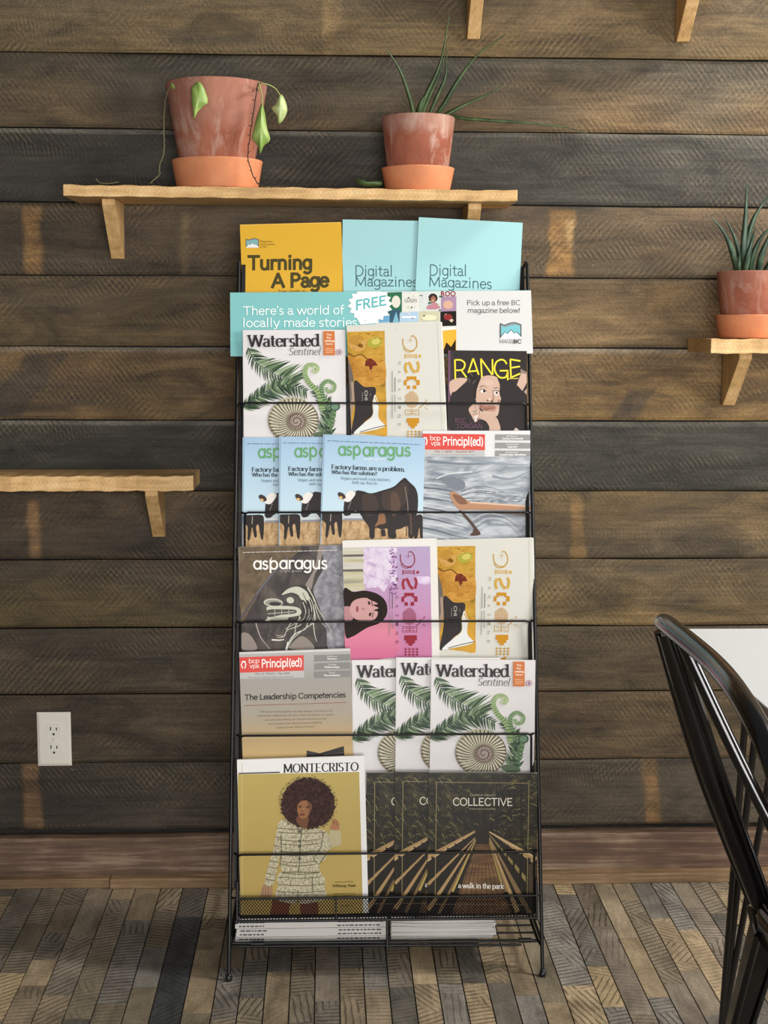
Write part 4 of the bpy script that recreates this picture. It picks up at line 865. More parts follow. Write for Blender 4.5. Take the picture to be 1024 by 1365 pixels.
def art_asparagus_dark(a):
    r = random.Random(12)
    a.page(photo_mat('dark_stone_photo', [(.28, '#231d1d'), (.45, '#393130'), (.6, '#50463f'), (.78, '#7a6e66')], (34, 34, 20), 6, 1.0, .35))
    a.poly([(50, 90), (560, 80), (520, 170), (400, 260), (260, 430), (160, 600), (60, 720)], photo_mat('brown_earth_photo', [(.3, '#4d4030'), (.5, '#65543f'), (.7, '#7a6850')], (50, 50, 50), 4, .2), 4)
    a.poly([(770, 70), (945, 68), (960, 970), (820, 960), (800, 800), (740, 600), (690, 470), (720, 380), (780, 250)], photo_mat('grey_stone_photo', [(.3, '#626066'), (.5, '#85838a'), (.7, '#a9a7ac')], (60, 60, 60), 5, .5), 4)
    a.poly([(740, 80), (775, 75), (745, 240), (700, 330), (670, 450), (620, 420), (700, 270)], '#8c8078', 4)
    a.line([(440, 230), (300, 370), (190, 520), (70, 700)], 26, '#4b4850', 6, w2=12); a.line([(470, 180), (330, 330), (200, 500)], 8, '#6f6c74', 6)
    a.poly([(75, 830), (150, 840), (210, 960), (80, 960)], '#8d8078', 5); a.poly([(500, 920), (600, 850), (700, 960), (500, 960)], '#8b8076', 5)
    a.line([(200, 740), (240, 860), (320, 960)], 12, '#a39a90', 5, w2=5)
    P, D = '#c2c1b0', '#322b29'
    a.poly([(420, 500), (480, 440), (560, 415), (640, 430), (690, 500), (700, 640), (640, 740), (560, 700), (590, 600), (580, 530), (500, 490)], D, 5)
    a.poly([(420, 500), (470, 450), (540, 428), (590, 440), (640, 480), (655, 540), (590, 540), (560, 500), (500, 480)], P, 5)
    a.ell(348, 565, 82, 36, P, 3); a.ell(352, 568, 72, 27, '#8e8f80', 3); a.ell(365, 576, 52, 17, D, 3)
    a.poly([(300, 600), (420, 592), (540, 602), (585, 630), (575, 670), (480, 690), (360, 705), (268, 738), (300, 690), (295, 640)], P, 4)
    a.poly([(300, 628), (420, 622), (530, 626), (548, 645), (520, 660), (420, 668), (310, 690)], '#4a443f', 3); a.line([(300, 660), (530, 642)], 5, P); [a.line([(x, 626), (x, 676)], 4, P) for x in (360, 420, 480)]
    a.ell(493, 545, 32, 26, P, 15); a.poly([(300, 715), (360, 690), (480, 690), (470, 710), (380, 715)], '#9a9a8a')
    for i, pts in enumerate(([(600, 500), (660, 560), (675, 660), (640, 740)], [(615, 470), (680, 560), (695, 680), (660, 760)], [(590, 520), (640, 580), (650, 680), (590, 750), (470, 800), (440, 850), (370, 840)], [(600, 560), (625, 640), (600, 710), (500, 740), (450, 830), (430, 860), (380, 860)],
                            [(580, 690), (540, 760), (530, 830), (490, 880), (455, 970)], [(640, 740), (620, 790), (540, 830), (490, 900), (465, 970)], [(690, 600), (700, 720), (600, 800), (520, 870), (480, 930)], [(570, 640), (560, 720), (450, 790)],
                            [(640, 440), (690, 520), (730, 620), (780, 700), (840, 800)], [(700, 580), (740, 700), (800, 780)], [(690, 730), (700, 830), (720, 900)], [(640, 430), (670, 480), (700, 560)])):
        a.line(pts, 7 if i % 2 else 10, P if i != 5 else '#e9e7dc', 6, w2=4)
    a.line([(335, 882), (400, 885), (440, 880)], 12, '#e4e2d8', 4, w2=6); a.line([(455, 970), (475, 900)], 10, '#e9e7dc')
    for k in range(8): a.line([(600 + 10 * k, 480 + 22 * k), (640 + 6 * k, 600 + 16 * k), (600 - 6 * k, 740 + 8 * k)], 4, D, 5, up=False)
    a.layer += 1
    a.micro(90, 890, 140, 12, '#d5d0c8', dy=-20, seed=3); a.mono('@sp', 176, 390, 278, 98, '#e9e7e2', .11); a.mono('@r@gus', 398, 810, 275, 98, '#e9e7e2', .11)
    a.line([(318, 215), (330, 190), (338, 178)], 12, '#e9e7e2', 4, w2=2); a.text('bright green', 405, 590, 303, 19, '#a9a39a')
    a.line([(54, 92), (945, 70)], 7, '#77706c'); a.rect(48, 95, 58, 960, '#8a837c')

def art_leadership(a):
    a.page(grad_mat('dawn_sky_print', .0, .28, [(0.0, '#bfa988'), (.12, '#cdb48a'), (.25, '#c9ab73'), (.40, '#b99f74'), (.58, '#a49a8b'), (.8, '#9e9a94'), (1.0, '#b0aeaa')], .4, .10))
    a.line([(48, 66), (946, 38)], 12, '#d3d1cd'); a.rect(60, 213, 575, 270, '#b9b6b1', -10); bcp(a, 54, 98, 572, 222, -18, 0, 0)
    a.text('VOL. 8 - ISSUE 2 - May 2020', 180, 460, 238, 15, '#5a5450', dy=-6); a.micro(125, 495, 262, 9, '#6a6560', dy=-8, seed=5)
    for y, t1, t2 in ((74, 'Indigenous', 'Partners'), (140, 'Creating', 'Relationships'), (206, 'Beyond', 'Reconciliation')):
        a.poly([(656, y + 6), (946, y - 4), (946, y + 48), (656, y + 58)], '#84827f'); n1, n2 = len(t1) * 4, len(t2) * 4.6; a.text(t1, 800 - n1, 800 + n1, y + 20, 12, '#dcdad6'); a.text(t2, 800 - n2, 800 + n2, y + 42, 15, '#eeece8', .02)
    a.mono('The Leadership Competencies', 96, 910, 440, 42, '#2c2a2a', .125, dy=-22)
    a.line([(95, 485), (918, 460)], 4, '#8a4a42')
    for q, (t, x0, x1, y) in enumerate((('"We are all working together through changes in the system and', 220, 800, 542), ('environment collaborating with others within and beyond our schools', 200, 812, 573), ('and continually defining our direction of travel and will', 260, 750, 606), ('have moments when moving forward confidently', 290, 720, 637), ('is balanced with reflection forward."', 350, 665, 668))): a.text(t, x0, x1, y, 15, '#6b5a44', .0, dy=-10)
    a.poly([(596, 845), (700, 868), (895, 810), (898, 885), (898, 960), (596, 960)], '#2a2728'); a.poly([(596, 845), (700, 868), (640, 885), (596, 880)], '#3a3736'); a.line([(730, 880), (892, 862)], 4, '#6a655f')

def art_montecristo(a):
    r = random.Random(8)
    a.page('#e8e6e4')
    a.poly([(40, 178), (935, 160), (960, 1085), (968, 1300), (20, 1300)], grad_mat('ochre_studio_print', .0, .26, [(0, '#b59a56'), (.5, '#b59c58'), (1, '#b7a25c')], .38, .1))
    a.line([(70, 90), (75, 1250)], 4, '#c9b980'); a.line([(44, 172), (350, 163)], 9, '#2a2624')
    a.serif('MONTECRISTO', 374, 932, 166, 62, '#241f20', .155, .05, .07, dy=-14)
    SK, SKD = '#93633f', '#6e452c'
    # legs, hand, arm
    a.poly([(300, 1085), (440, 1110), (420, 1160), (400, 1260), (280, 1260), (292, 1130)], '#7a4630', 4); a.poly([(505, 1120), (625, 1110), (620, 1260), (520, 1260)], '#7a4630', 3)
    a.poly([(235, 985), (285, 985), (295, 1030), (285, 1080), (205, 1082), (215, 1030)], '#a58060', 4)
    for k in range(3): a.line([(225 + 20 * k, 1010), (222 + 20 * k, 1080)], 4, '#7d5a42')
    T = photo_mat('tweed_print', [(.3, '#7d7358'), (.48, '#b5ac8e'), (.62, '#cfc8ae'), (.78, '#ddd7c4')], (260, 260, 200), 3, .0, .5)
    a.poly([(350, 900), (650, 900), (680, 1010), (695, 1090), (610, 1120), (500, 1132), (485, 1030), (478, 1120), (420, 1130), (315, 1095), (335, 1000)], T, 2)
    a.poly([(345, 530), (400, 510), (450, 525), (500, 570), (560, 580), (640, 580), (690, 600), (720, 640), (760, 590), (795, 600), (800, 690), (745, 710), (690, 760), (690, 800), (640, 838), (648, 890), (560, 905), (470, 892), (365, 890), (355, 770), (330, 870), (300, 990), (238, 988), (262, 860), (300, 740), (325, 600)], T, 3)
    for y, x0, x1 in ((575, 328, 650), (605, 335, 690), (660, 330, 640), (690, 345, 640), (745, 352, 620), (770, 355, 610), (820, 365, 620), (845, 365, 610), (905, 360, 640), (935, 352, 650), (990, 340, 672), (1040, 325, 685)):
        a.line([(x0, y), ((x0 + x1) / 2, y + 10), (x1, y - 2)], 6, '#6f664e', 4)
    for y, x0, x1 in ((640, 315, 365), (700, 302, 358), (760, 290, 350), (815, 275, 342), (860, 262, 335), (910, 252, 325), (950, 245, 310)): a.line([(x0, y), (x1, y + 12)], 6, '#6f664e')
    for p in ([(512, 580), (500, 700), (492, 860), (480, 895)], [(358, 620), (360, 760), (350, 860)], [(670, 610), (650, 720), (600, 800), (630, 836)], [(485, 1030), (480, 1125)], [(370, 900), (640, 900)], [(590, 930), (592, 1050)], [(640, 840), (690, 770)]): a.line(p, 6, '#55503e', 4)
    for y in (600, 670, 710, 800): a.ell(495, y, 13, 10, '#5d5a4a')
    a.poly([(715, 600), (760, 585), (795, 610), (800, 690), (730, 705)], '#b7ab86', 4)
    a.poly([(720, 575), (740, 520), (760, 505), (788, 540), (785, 585), (750, 590)], '#a87450', 4); a.line([(745, 512), (752, 545)], 5, '#5e3d2a'); a.line([(765, 520), (770, 560)], 5, '#7d543a')
    # hair
    hair = []
    for k in range(150):
        t = 2 * math.pi * k / 150; hair.append((558 + (200 + 16 * (r.random() - .5) + 8 * math.sin(3 * t)) * math.cos(t), 392 + (188 + 18 * (r.random() - .5)) * math.sin(t)))
    a.poly(hair, photo_mat('curly_hair_print', [(.3, '#2a1c1a'), (.5, '#3a2724'), (.68, '#4f3630'), (.85, '#634a3e')], (120, 120, 120), 4, 1.0, .6))
    for k in range(240):
        t = r.uniform(0, 2 * math.pi); q = r.uniform(.85, 1.07); x, y = 558 + 200 * q * math.cos(t), 392 + 188 * q * math.sin(t); u = t + r.uniform(-1.3, 1.3)
        a.line([(x, y), (x + 11 * math.cos(u), y + 11 * math.sin(u)), (x + 14 * math.cos(u + .9), y + 15 * math.sin(u + .9))], 2.6, r.choice(['#33231f', '#4a322b', '#5a4036']), up=False)
    a.layer += 1
    a.poly([(490, 480), (560, 490), (555, 545), (545, 575), (510, 565), (470, 520)], SKD, 4)
    a.poly([(478, 440), (482, 400), (510, 375), (550, 372), (580, 400), (580, 440), (560, 480), (530, 505), (502, 500), (485, 475)], SK, 5)
    a.poly([(550, 375), (585, 400), (582, 440), (560, 482), (565, 430)], SKD, 4)
    a.line([(484, 412), (510, 408)], 5, '#2e1b12'); a.line([(540, 414), (572, 412)], 5, '#2e1b12'); a.ell(500, 420, 11, 4, '#22140d', -6); a.ell(556, 424, 11, 4, '#22140d', 4)
    a.line([(520, 415), (512, 450), (524, 456)], 4, '#6a4128', 4); a.ell(514, 474, 22, 8, '#7d3f30'); a.line([(494, 474), (536, 475)], 3, '#4c231a'); a.ell(520, 432, 5, 12, '#a97650')
    a.text('Actress and Model', 756, 888, 978, 13, '#5a4a24', dy=-4); a.text('Whitney Peak', 736, 912, 1010, 20, '#3a2e16', .025, dy=-4); a.micro(745, 905, 1062, 10, '#54461f', dy=-4, seed=2); a.micro(742, 905, 1078, 10, '#54461f', dy=-4, seed=9); a.micro(800, 890, 1148, 12, '#4a3c1a', seed=3)

def art_bridge(a):
    r = random.Random(21)
    a.page(photo_mat('dark_forest_photo', [(.30, '#0f0c07'), (.48, '#1f1a0f'), (.62, '#3a331e'), (.80, '#5c5336')], (42, 42, 42), 7, 1.2, .3))
    for _ in range(420):
        x = r.uniform(365, 980); y = r.uniform(40, 470); d = abs(x - 670) / 300
        if r.random() > .25 + d: continue
        L = r.uniform(10, 40); t = r.uniform(-.6, .9) + (0.4 if x < 670 else -.3)
        a.line([(x, y), (x + L * .5 * math.cos(t), y + L * .5 * math.sin(t) - 3), (x + L * math.cos(t), y + L * math.sin(t) + 4)], r.uniform(1.5, 4), r.choice(['#5e5630', '#77703f', '#3e381f', '#2a2615', '#8a7f4e', '#4c4c2a']), up=False)
    a.layer += 1
    for x in (633, 655, 672, 700, 745, 800, 880): a.line([(x, 60 + r.uniform(0, 60)), (x + 3, 430)], r.uniform(3, 10), r.choice(['#1c140c', '#3a2a1c', '#2a2014']))
    a.poly([(635, 432), (705, 432), (850, 900), (470, 900)], photo_mat('bridge_deck_photo', [(.3, '#4a3420'), (.5, '#6e5034'), (.7, '#8c6a46')], (14, 14, 120), 4, .2))
    for k in range(9): a.line([(670 + (k - 4) * 8.5, 435), (660 + (k - 4) * 44, 900)], 2, '#3a2818', w2=5)
    for k in range(14): y = 440 + 3 * k + k * k * 2.2; hw = 36 + (y - 432) * .40; a.line([(668 - hw, y), (668 + hw, y)], 2, '#4a3420')
    a.poly([(640, 330), (700, 330), (706, 432), (634, 432)], '#241a12')
    B1, B2, BD = '#a98a5e', '#7d6444', '#1c150e'
    def beam(p, q, w0, w1, c): a.line([p, q], w0, c, w2=w1)
    a.poly([(625, 372), (365, 500), (365, 820), (500, 820), (632, 400)], '#1f180f')
    a.poly([(712, 372), (960, 530), (960, 690), (930, 830), (850, 830), (705, 400)], '#231a10')
    for p, q, w0, w1, c in (((628, 358), (362, 512), 5, 34, B1), ((626, 366), (362, 526), 3, 10, '#c7a879'), ((628, 395), (372, 650), 4, 20, B2), ((630, 402), (372, 790), 4, 24, B1), ((632, 408), (430, 810), 3, 18, B2), ((632, 410), (505, 690), 3, 12, '#b39a52'),
                            ((706, 362), (960, 520), 5, 40, B1), ((706, 366), (955, 505), 3, 8, '#cdb086'), ((708, 380), (960, 690), 4, 26, '#8a7a44'), ((706, 395), (900, 760), 4, 30, B2), ((706, 400), (860, 800), 4, 26, B1), ((705, 410), (800, 690), 3, 16, B2), ((705, 420), (770, 640), 3, 10, '#9a8a48')): beam(p, q, w0, w1, c)
    for k in range(5): t = .25 + .16 * k; a.line([(628 - 260 * t, 365 + 150 * t), (628 - 250 * t, 400 + 330 * t)], 3 + 14 * t, BD); a.line([(708 + 240 * t, 372 + 150 * t), (708 + 225 * t, 400 + 340 * t)], 3 + 16 * t, BD)
    for p, q, w0, w1, c in (((628, 395), (372, 650), 4, 14, B1), ((630, 402), (372, 790), 4, 18, B1), ((706, 395), (900, 760), 4, 20, B1), ((706, 400), (940, 830), 4, 24, B2)): beam(p, q, w0, w1, c)
    for x0, y0, x1, y1 in ((418, 92, 922, 98), (922, 98, 912, 720), (418, 92, 410, 720), (408, 758, 915, 762)): a.line([(x0, y0), (x1, y1)], 3.2, '#94855a')
    a.mono('COLLECTIVE', 508, 832, 219, 40, '#e6ddcc', .085, dy=1); a.text('COMOX VALLEY', 600, 742, 168, 11, '#b5aa90'); a.micro(598, 740, 240, 6, '#b5aa90', seed=1)
    a.serif('a walk in the park', 536, 786, 669, 26, '#efe9dc', .12, .06, .05, dy=5)
    a.rect(920, 540, 962, 700, '#4a3a28')

def logo_peaks(a, x0, y0, x1, y1, sky, ol):
    w, h = x1 - x0, y1 - y0; q = lambda u, v: (x0 + w * u, y0 + h * v)
    a.poly([q(0, .05), q(.2, .16), q(.42, .06), q(.7, .0), q(1, .14), q(1, .95), q(0, 1)], '#8b9296')
    a.poly([q(.04, .2), q(.22, .30), q(.45, .2), q(.75, .13), q(.96, .22), q(.96, .92), q(.04, .96)], sky)
    a.poly([q(0, .92), q(.22, .58), q(.32, .7), q(.52, .46), q(.68, .68), q(.78, .58), q(1, .85), q(1, 1), q(0, 1)], '#e9ecec')
    a.line([q(0, .92), q(.22, .58), q(.32, .7), q(.52, .46), q(.68, .68), q(.78, .58), q(1, .85)], h * .05, ol)
    a.line([q(0, .05), q(0, .95)], h * .05, ol); a.line([q(1, .1), q(1, .9)], h * .05, ol); a.line([q(0, .05), q(.2, .16), q(.42, .06), q(.7, .0), q(1, .14)], h * .05, ol, 5)

def art_turning(a):
    a.page('#dfae36'); a.line([(50, 48), (376, 40)], 3, '#efc260')
    logo_peaks(a, 68, 92, 109, 122, '#7fb6b4', '#3a3420')
    for t, x1, y in (('Magazine', 155, 105), ('Association', 162, 114), ('of BC', 138, 123)): a.text(t, 113, x1, y, 7, '#4f4319')
    a.mono('Turning', 73, 284, 193, 43, '#4a4320', .165, dy=-2); a.mono('A Page', 148, 341, 251, 43, '#4a4320', .165, dy=-3); a.text('Your Guide to', 172, 262, 267, 9, '#4a4320', .0, dy=-1)
def art_digital_a(a): art_digital(a, 424, 384)
def art_digital(a, x, xe):
    a.page('#a4d4d7')
    a.mono('Digital', x, x + 118, 214, 33, '#46656a', .078, dy=1); a.mono('Magazines', x, x + 202, 247, 31, '#46656a', .078, dy=2)
def art_digital_b(a):
    a.page('#a6d6d8')
    a.mono('Digital', 666, 783, 212, 34, '#46656a', .078, dy=2); a.mono('Magazines', 664, 867, 248, 32, '#46656a', .078, dy=8)
def art_sign(a):
    r = random.Random(14); a.page('#80bebe')
    a.rect(752, 262, 1010, 480, '#d3d3d1')
    cols = ['#2f5c46', '#d5d3cc', '#c7bfae', '#9cc3c8', '#d9c9d4', '#3a5a6a', '#cfd6d2', '#b7c49a', '#e0dcd2', '#6d6a5c']
    a.poly([(490, 266), (752, 263), (752, 480), (640, 480), (490, 368)], '#cfd2cc')
    for (x0, y0, x1, y1, c) in ((528, 268, 575, 338, '#2f6a4c'), (577, 270, 630, 330, '#d9d8d0'), (632, 266, 700, 326, '#cdd3cf'), (702, 282, 752, 330, '#a487a0'), (500, 345, 535, 366, '#6aa0c0'), (535, 325, 568, 366, '#38576a'), (570, 332, 628, 364, '#a8c3d8'), (630, 330, 698, 362, '#c5c1a4'), (700, 330, 752, 378, '#24201e'), (700, 390, 752, 480, '#dfa93a'), (640, 380, 700, 480, '#8a9a90')): a.rect(x0, y0, x1, y1, c, -2)
    a.text('ROO', 702, 750, 280, 17, '#8a2a38', .03); a.ell(676, 286, 15, 15, '#3a2a26'); a.ell(677, 290, 8, 10, '#a06a50'); a.poly([(655, 322), (668, 302), (688, 302), (698, 320)], '#b8808c', 3)
    a.ell(556, 298, 14, 20, '#d9d4c6'); a.text('GUIDES', 584, 624, 300, 12, '#55524c', -.005); a.ell(725, 308, 16, 14, '#d0a890'); a.line([(715, 340), (740, 362)], 10, '#c9b9a0'); a.ell(725, 348, 14, 10, '#8a3030'); a.line([(706, 388), (750, 384)], 8, '#dcdcd6')
    a.poly([(545, 365), (556, 330), (566, 365)], '#7ab0c4'); a.line([(575, 348), (622, 348)], 6, '#ecece8'); a.ell(664, 350, 24, 9, '#e2d9b8'); a.poly([(705, 470), (720, 430), (735, 445), (750, 420), (750, 478)], '#2c2018')
    for _ in range(30):
        x, y = r.uniform(580, 698), r.uniform(268, 362); a.rect(x, y, x + r.uniform(3, 12), y + r.uniform(2, 6), r.choice(cols)); a.layer -= 1
    a.layer += 1
    cx, cy = 472, 308; st = []
    for k in range(36):
        t = 2 * math.pi * k / 36 + .1; q = 1.0 if k % 2 else .84; st.append((cx + 74 * q * math.cos(t), cy + 60 * q * math.sin(t)))
    a.poly(st, '#e6ebea')
    a.poly([(425, 345), (460, 362), (486, 350), (500, 368), (440, 372)], '#e6ebea')
    a.mono('FREE', 426, 524, 325, 30, '#5fb0b4', .13, dy=-17)
    a.mono("There's a world of", 58, 388, 341, 27, '#eef4f3', .075, dy=-3); a.mono('locally made stories', 60, 429, 380, 27, '#eef4f3', .075, dy=-2)
    a.mono('Pick up a free BC', 788, 960, 309, 16, '#4a4a4a', .07); a.mono('magazine below!', 790, 958, 334, 16, '#4a4a4a', .07)
    logo_peaks(a, 895, 366, 962, 418, '#79bcc6', '#3a4146'); a.mono('MAGS', 893, 936, 433, 11, '#3a3a3a', .07); a.mono('BC', 938, 964, 433, 11, '#222', .14)

# ------------------------------------------------------------------ magazine rack
fl = at_z(305, 1307, 0); fr_ = at_z(723.5, 1301, 0)
FY = float((fl[1] + fr_[1]) / 2); RX0, RX1 = float(fl[0]), float(fr_[0])
TOPY = 2.85; TOPZ = float(at_y(510, 351, TOPY)[2]); KR = (TOPY - FY) / TOPZ
rail = lambda z: FY + KR * z
nr = np.array([0, -1, KR])
WZ = {r: float(on_plane(512, y, [0, FY - .012, 0], nr)[2]) for r, y in zip((1, 2, 3, 4, 5), (537.5, 683, 828.5, 979.5, 1137.5))}
WRX = {r: (float(on_plane(xa, ya, [0, FY - .012, 0], nr)[0]), float(on_plane(xb, ya, [0, FY - .012, 0], nr)[0])) for r, (xa, xb, ya) in {1: (323, 702, 538), 2: (326, 706, 683), 3: (320, 707, 828), 4: (320, 709, 980), 5: (317, 713, 1138)}.items()}
AL = R(8)
NM = np.array([0, -math.cos(AL), math.sin(AL)])
ZB = {r: WZ[r] - .116 for r in WZ}
ZB[5] = 0.1095
ZB[0] = 1.17
OFF = .026
P0 = {r: np.array([0, rail(ZB[r]) + (OFF if r != 1 else .015), ZB[r]]) for r in ZB}
BLK = mat('#0b0b0c', 0.40, 0.0, 0.35, 'black_powder_coated_steel'); BLKP = mat('#0d0d0e', 0.5, 0.0, 0.3, 'black_steel_sheet')
rack = empty('magazine_rack', ((RX0 + RX1) / 2, FY, 0), label='tall black wire magazine rack with stepped pockets against the plank wall', cat='rack')
rx = (RX0 + RX1) / 2
def RP(p): return (p[0] - rx, p[1] - FY, p[2])          # world -> rack local
WT = 0.5 * (float(at_y(703, 352, TOPY)[0]) - float(at_y(318.5, 352, TOPY)[0])); CT = 0.5 * (float(at_y(703, 352, TOPY)[0]) + float(at_y(318.5, 352, TOPY)[0]))
for s in (-1, 1):
    xf = RX0 if s < 0 else RX1; xt = CT + s * WT
    xx = lambda z: xf + (xt - xf) * z / TOPZ
    m = MB()
    m.tube([RP((xx(z), rail(z), z)) for z in (0.004, .2, .5, .8, 1.1, TOPZ)], .0036, 10)
    m.tube([RP((xx(TOPZ), TOPY, TOPZ)), RP((xx(TOPZ), TOPY + .02, TOPZ + .004)), RP((xx(TOPZ), 2.965, TOPZ - .02)), RP((xx(.6), 2.955, .6)), RP((xx(0), 2.94, 0.004))], .0034, 8)
    m.tube([RP((xx(.06), rail(.06), .06)), RP((xx(.06), 2.94, .06))], .003, 8)
    m.build('side_frame', BLK, rack)
    m = MB(); a0 = 0.0055; z0, z1 = .16, TOPZ - .004; n = 26; vs = []; fs = []
    for k in range(n + 1):
        z = z0 + (z1 - z0) * k / n; x = xx(z) - s * .0062
        for dx, dy in ((-s * .0065, .006), (s * .0005, .004), (s * .0005, .030), (-s * .0065, .030)): vs.append(RP((x + dx, rail(z) + dy, z)))
    for k in range(n):
        for j in range(4): fs.append((k * 4 + j, k * 4 + (j + 1) % 4, k * 4 + 4 + (j + 1) % 4, k * 4 + 4 + j))
    fs += [(3, 2, 1, 0), (n * 4, n * 4 + 1, n * 4 + 2, n * 4 + 3)]
    m.add(vs, fs); m.build('side_strip', BLKP, rack)
    m = MB(); m.lathe([(0, 0), (.0062, 0), (.0072, .003), (.0065, .008), (.0042, .013), (0, .0132)], 14, None, RP((xx(0), FY, 0)))
    m.build('foot_cap', mat('#2a2a2c', .25, .4), rack)
    m = MB(); m.lathe([(0, 0), (.006, 0), (.006, .006), (.004, .010), (0, .0102)], 12, None, RP((xx(0), 2.94, 0))); m.build('foot_cap', mat('#2a2a2c', .25, .4), rack)
for r in (1, 2, 3, 4, 5):
    z = WZ[r]; yw = rail(z) - .012; xa, xb = WRX[r]; zb = ZB[r]; yb = rail(zb) + .012
    # bent retaining wire: horizontal front run, ends going down to the pocket floor
    m = MB()
    pts = [(xa, yb, zb - .001), (xa, yw + .004, z - .008), (xa + .002, yw + .001, z - .002), (xa + .008, yw, z), (xb - .008, yw, z), (xb - .002, yw + .001, z - .002), (xb, yw + .004, z - .008), (xb, yb, zb - .001)]
    m.tube([RP(p) for p in pts], .00215, 8)
    for sx in (xa, xb):
        e = -1 if sx == xa else 1; m.tube([RP((sx, yw + .002, z - .002)), RP((sx + e * .006, rail(z), z - .002))], .0022, 6)
    m.build('retaining_wire', BLK, rack)
    m = MB(); t = math.tan(AL)
    y0 = float(P0[r][1]) + .003; h = .175 if r > 1 else .15
    lx, rxx = WRX[r][0] + .003, WRX[r][1] - .003
    vs = [RP(p) for p in ((lx, y0, zb), (rxx, y0, zb), (rxx, y0 + h * t, zb + h), (lx, y0 + h * t, zb + h), (lx, y0 + .0015, zb), (rxx, y0 + .0015, zb), (rxx, y0 + .0015 + h * t, zb + h), (lx, y0 + .0015 + h * t, zb + h))]
    m.add(vs, [(0, 1, 2, 3), (7, 6, 5, 4), (0, 4, 5, 1), (1, 5, 6, 2), (2, 6, 7, 3), (3, 7, 4, 0)]); m.build('pocket_back', BLKP, rack)
    m = MB(); ys = np.linspace(yb - .004, y0 - .002, 5)
    for y in ys: m.tube([RP((lx, y, zb - .0035)), RP((rxx, y, zb - .0035))], .0016, 6)
    for x in np.linspace(lx, rxx, 6): m.tube([RP((x, ys[0], zb - .0055)), RP((x, ys[-1], zb - .0055))], .0016, 6)
    m.build('pocket_floor', BLK, rack)
# top pocket that holds the leaflets: a wire frame with back wires and floor
m = MB(); z0, z1 = 1.165, TOPZ - .01
xa, xb = CT - WT + .012, CT + WT - .012
yk = rail(z1) + .030
m.tube([RP((xa, yk, z1)), RP((xb, yk, z1))], .002, 8)
for x in np.linspace(xa, xb, 7): m.tube([RP((x, yk, z1)), RP((x, rail(z0) + .040, z0 - .004)), RP((x, rail(z0) + .012, z0 - .004))], .0016, 6)
m.build('top_pocket', BLK, rack)
# mesh strip under the lowest pocket
def strip():
    zt_, zb_ = float(on_plane(512, 1196, [0, FY - .006, 0], nr)[2]), ZB[5] - .004
    xa, xb = WRX[5][0] - .001, WRX[5][1] + .003
    yt, yb = rail(zt_) - .006, rail(zb_) - .006
    m = MB(); hh = zt_ - zb_; pitch = .0058; L = xb - xa
    f = lambda u, v: RP((xa + u, yb + (yt - yb) * v / hh, zb_ + v))
    n = int((L + hh) / pitch)
    for k in range(n + 1):
        for s in (1, -1):
            u0 = k * pitch - hh * .9 if s == 1 else k * pitch; u1 = u0 + s * hh * .9; v0, v1 = 0, hh
            if u0 < 0: v0 = -u0 / abs(u1 - u0) * hh; u0 = 0
            if u1 < 0: v1 = hh * (u0 / (u0 - u1)) ; u1 = 0
            if u0 > L:
                v0 = (u0 - L) / abs(u1 - u0) * hh; u0 = L
            if u1 > L: v1 = v0 + (hh - v0) * (L - u0) / (u1 - u0); u1 = L
            if v1 - v0 < .001: continue
            p, q = Vector(f(u0, v0)), Vector(f(u1, v1)); d = (q - p).normalized(); sd = d.cross(Vector((0, -1, .3)).normalized()) * .00062
            o = Vector((0, .0006, 0)) * (1 if s == 1 else 0)
            m.add([p - sd + o, q - sd + o, q + sd + o, p + sd + o], [(0, 1, 2, 3)])
    m.build('mesh_panel', mat('#08080a', .7, 0, .08, 'matt_black_mesh'), rack)
    m = MB()
    m.tube([f(-.004, hh), f(L + .002, hh)], .0024, 8); m.tube([f(-.004, 0), f(L + .002, 0)], .0030, 8)
    m.tube([f(0, -.004), f(0, hh + .03)], .0026, 8); m.tube([f(L, -.004), f(L, hh + .03)], .0026, 8)
    for px in (448, 516):
        u = float(on_plane(px, 1208, [0, FY - .006, 0], nr)[0]) - xa
        if px == 448: m.tube([f(u, 0), f(u, hh)], .0018, 6)
        else: m.tube([f(u, -.052), f(u, 0)], .0028, 6)
    m.tube([f(0, hh), RP((RX0 + .002, rail(zt_), zt_ + .001))], .0022, 6); m.tube([f(L, hh), RP((RX1 - .002, rail(zt_), zt_ + .001))], .0022, 6)
    m.build('mesh_frame', BLK, rack)
strip()
# bottom shelf
SY = 2.565; SZ = .046
m = MB(); xa, xb = RX0 + .004, RX1 - .004
m.tube([RP((xa, SY - .012, SZ + .008)), RP((xb, SY - .012, SZ + .005))], .0030, 8); m.tube([RP((xa + .005, SY - .004, SZ - .002)), RP((xb - .03, SY - .004, SZ - .006))], .0026, 8)
for k in range(6): y = SY + .008 + k * .034; m.tube([RP((xa, y, SZ - .0025)), RP((xb, y, SZ - .0025))], .0019, 6)
for x in (xa, xb): m.tube([RP((x, SY - .012, SZ + .006)), RP((x, SY + .20, SZ + .004))], .0030, 8)
for x in (RX0, RX1): m.tube([RP((x, rail(SZ), SZ + .006)), RP((xa if x == RX0 else xb, SY - .012, SZ + .006))], .003, 6)
m.build('bottom_shelf', BLK, rack)
for px in (344, 700):
    x = float(at_y(px, 1252, SY - .012)[0]); m = MB(); m.tube([RP((x - .012, SY - .012, SZ + .0065)), RP((x + .012, SY - .012, SZ + .0065))], .0046, 10); m.build('rail_sleeve', BLK, rack)

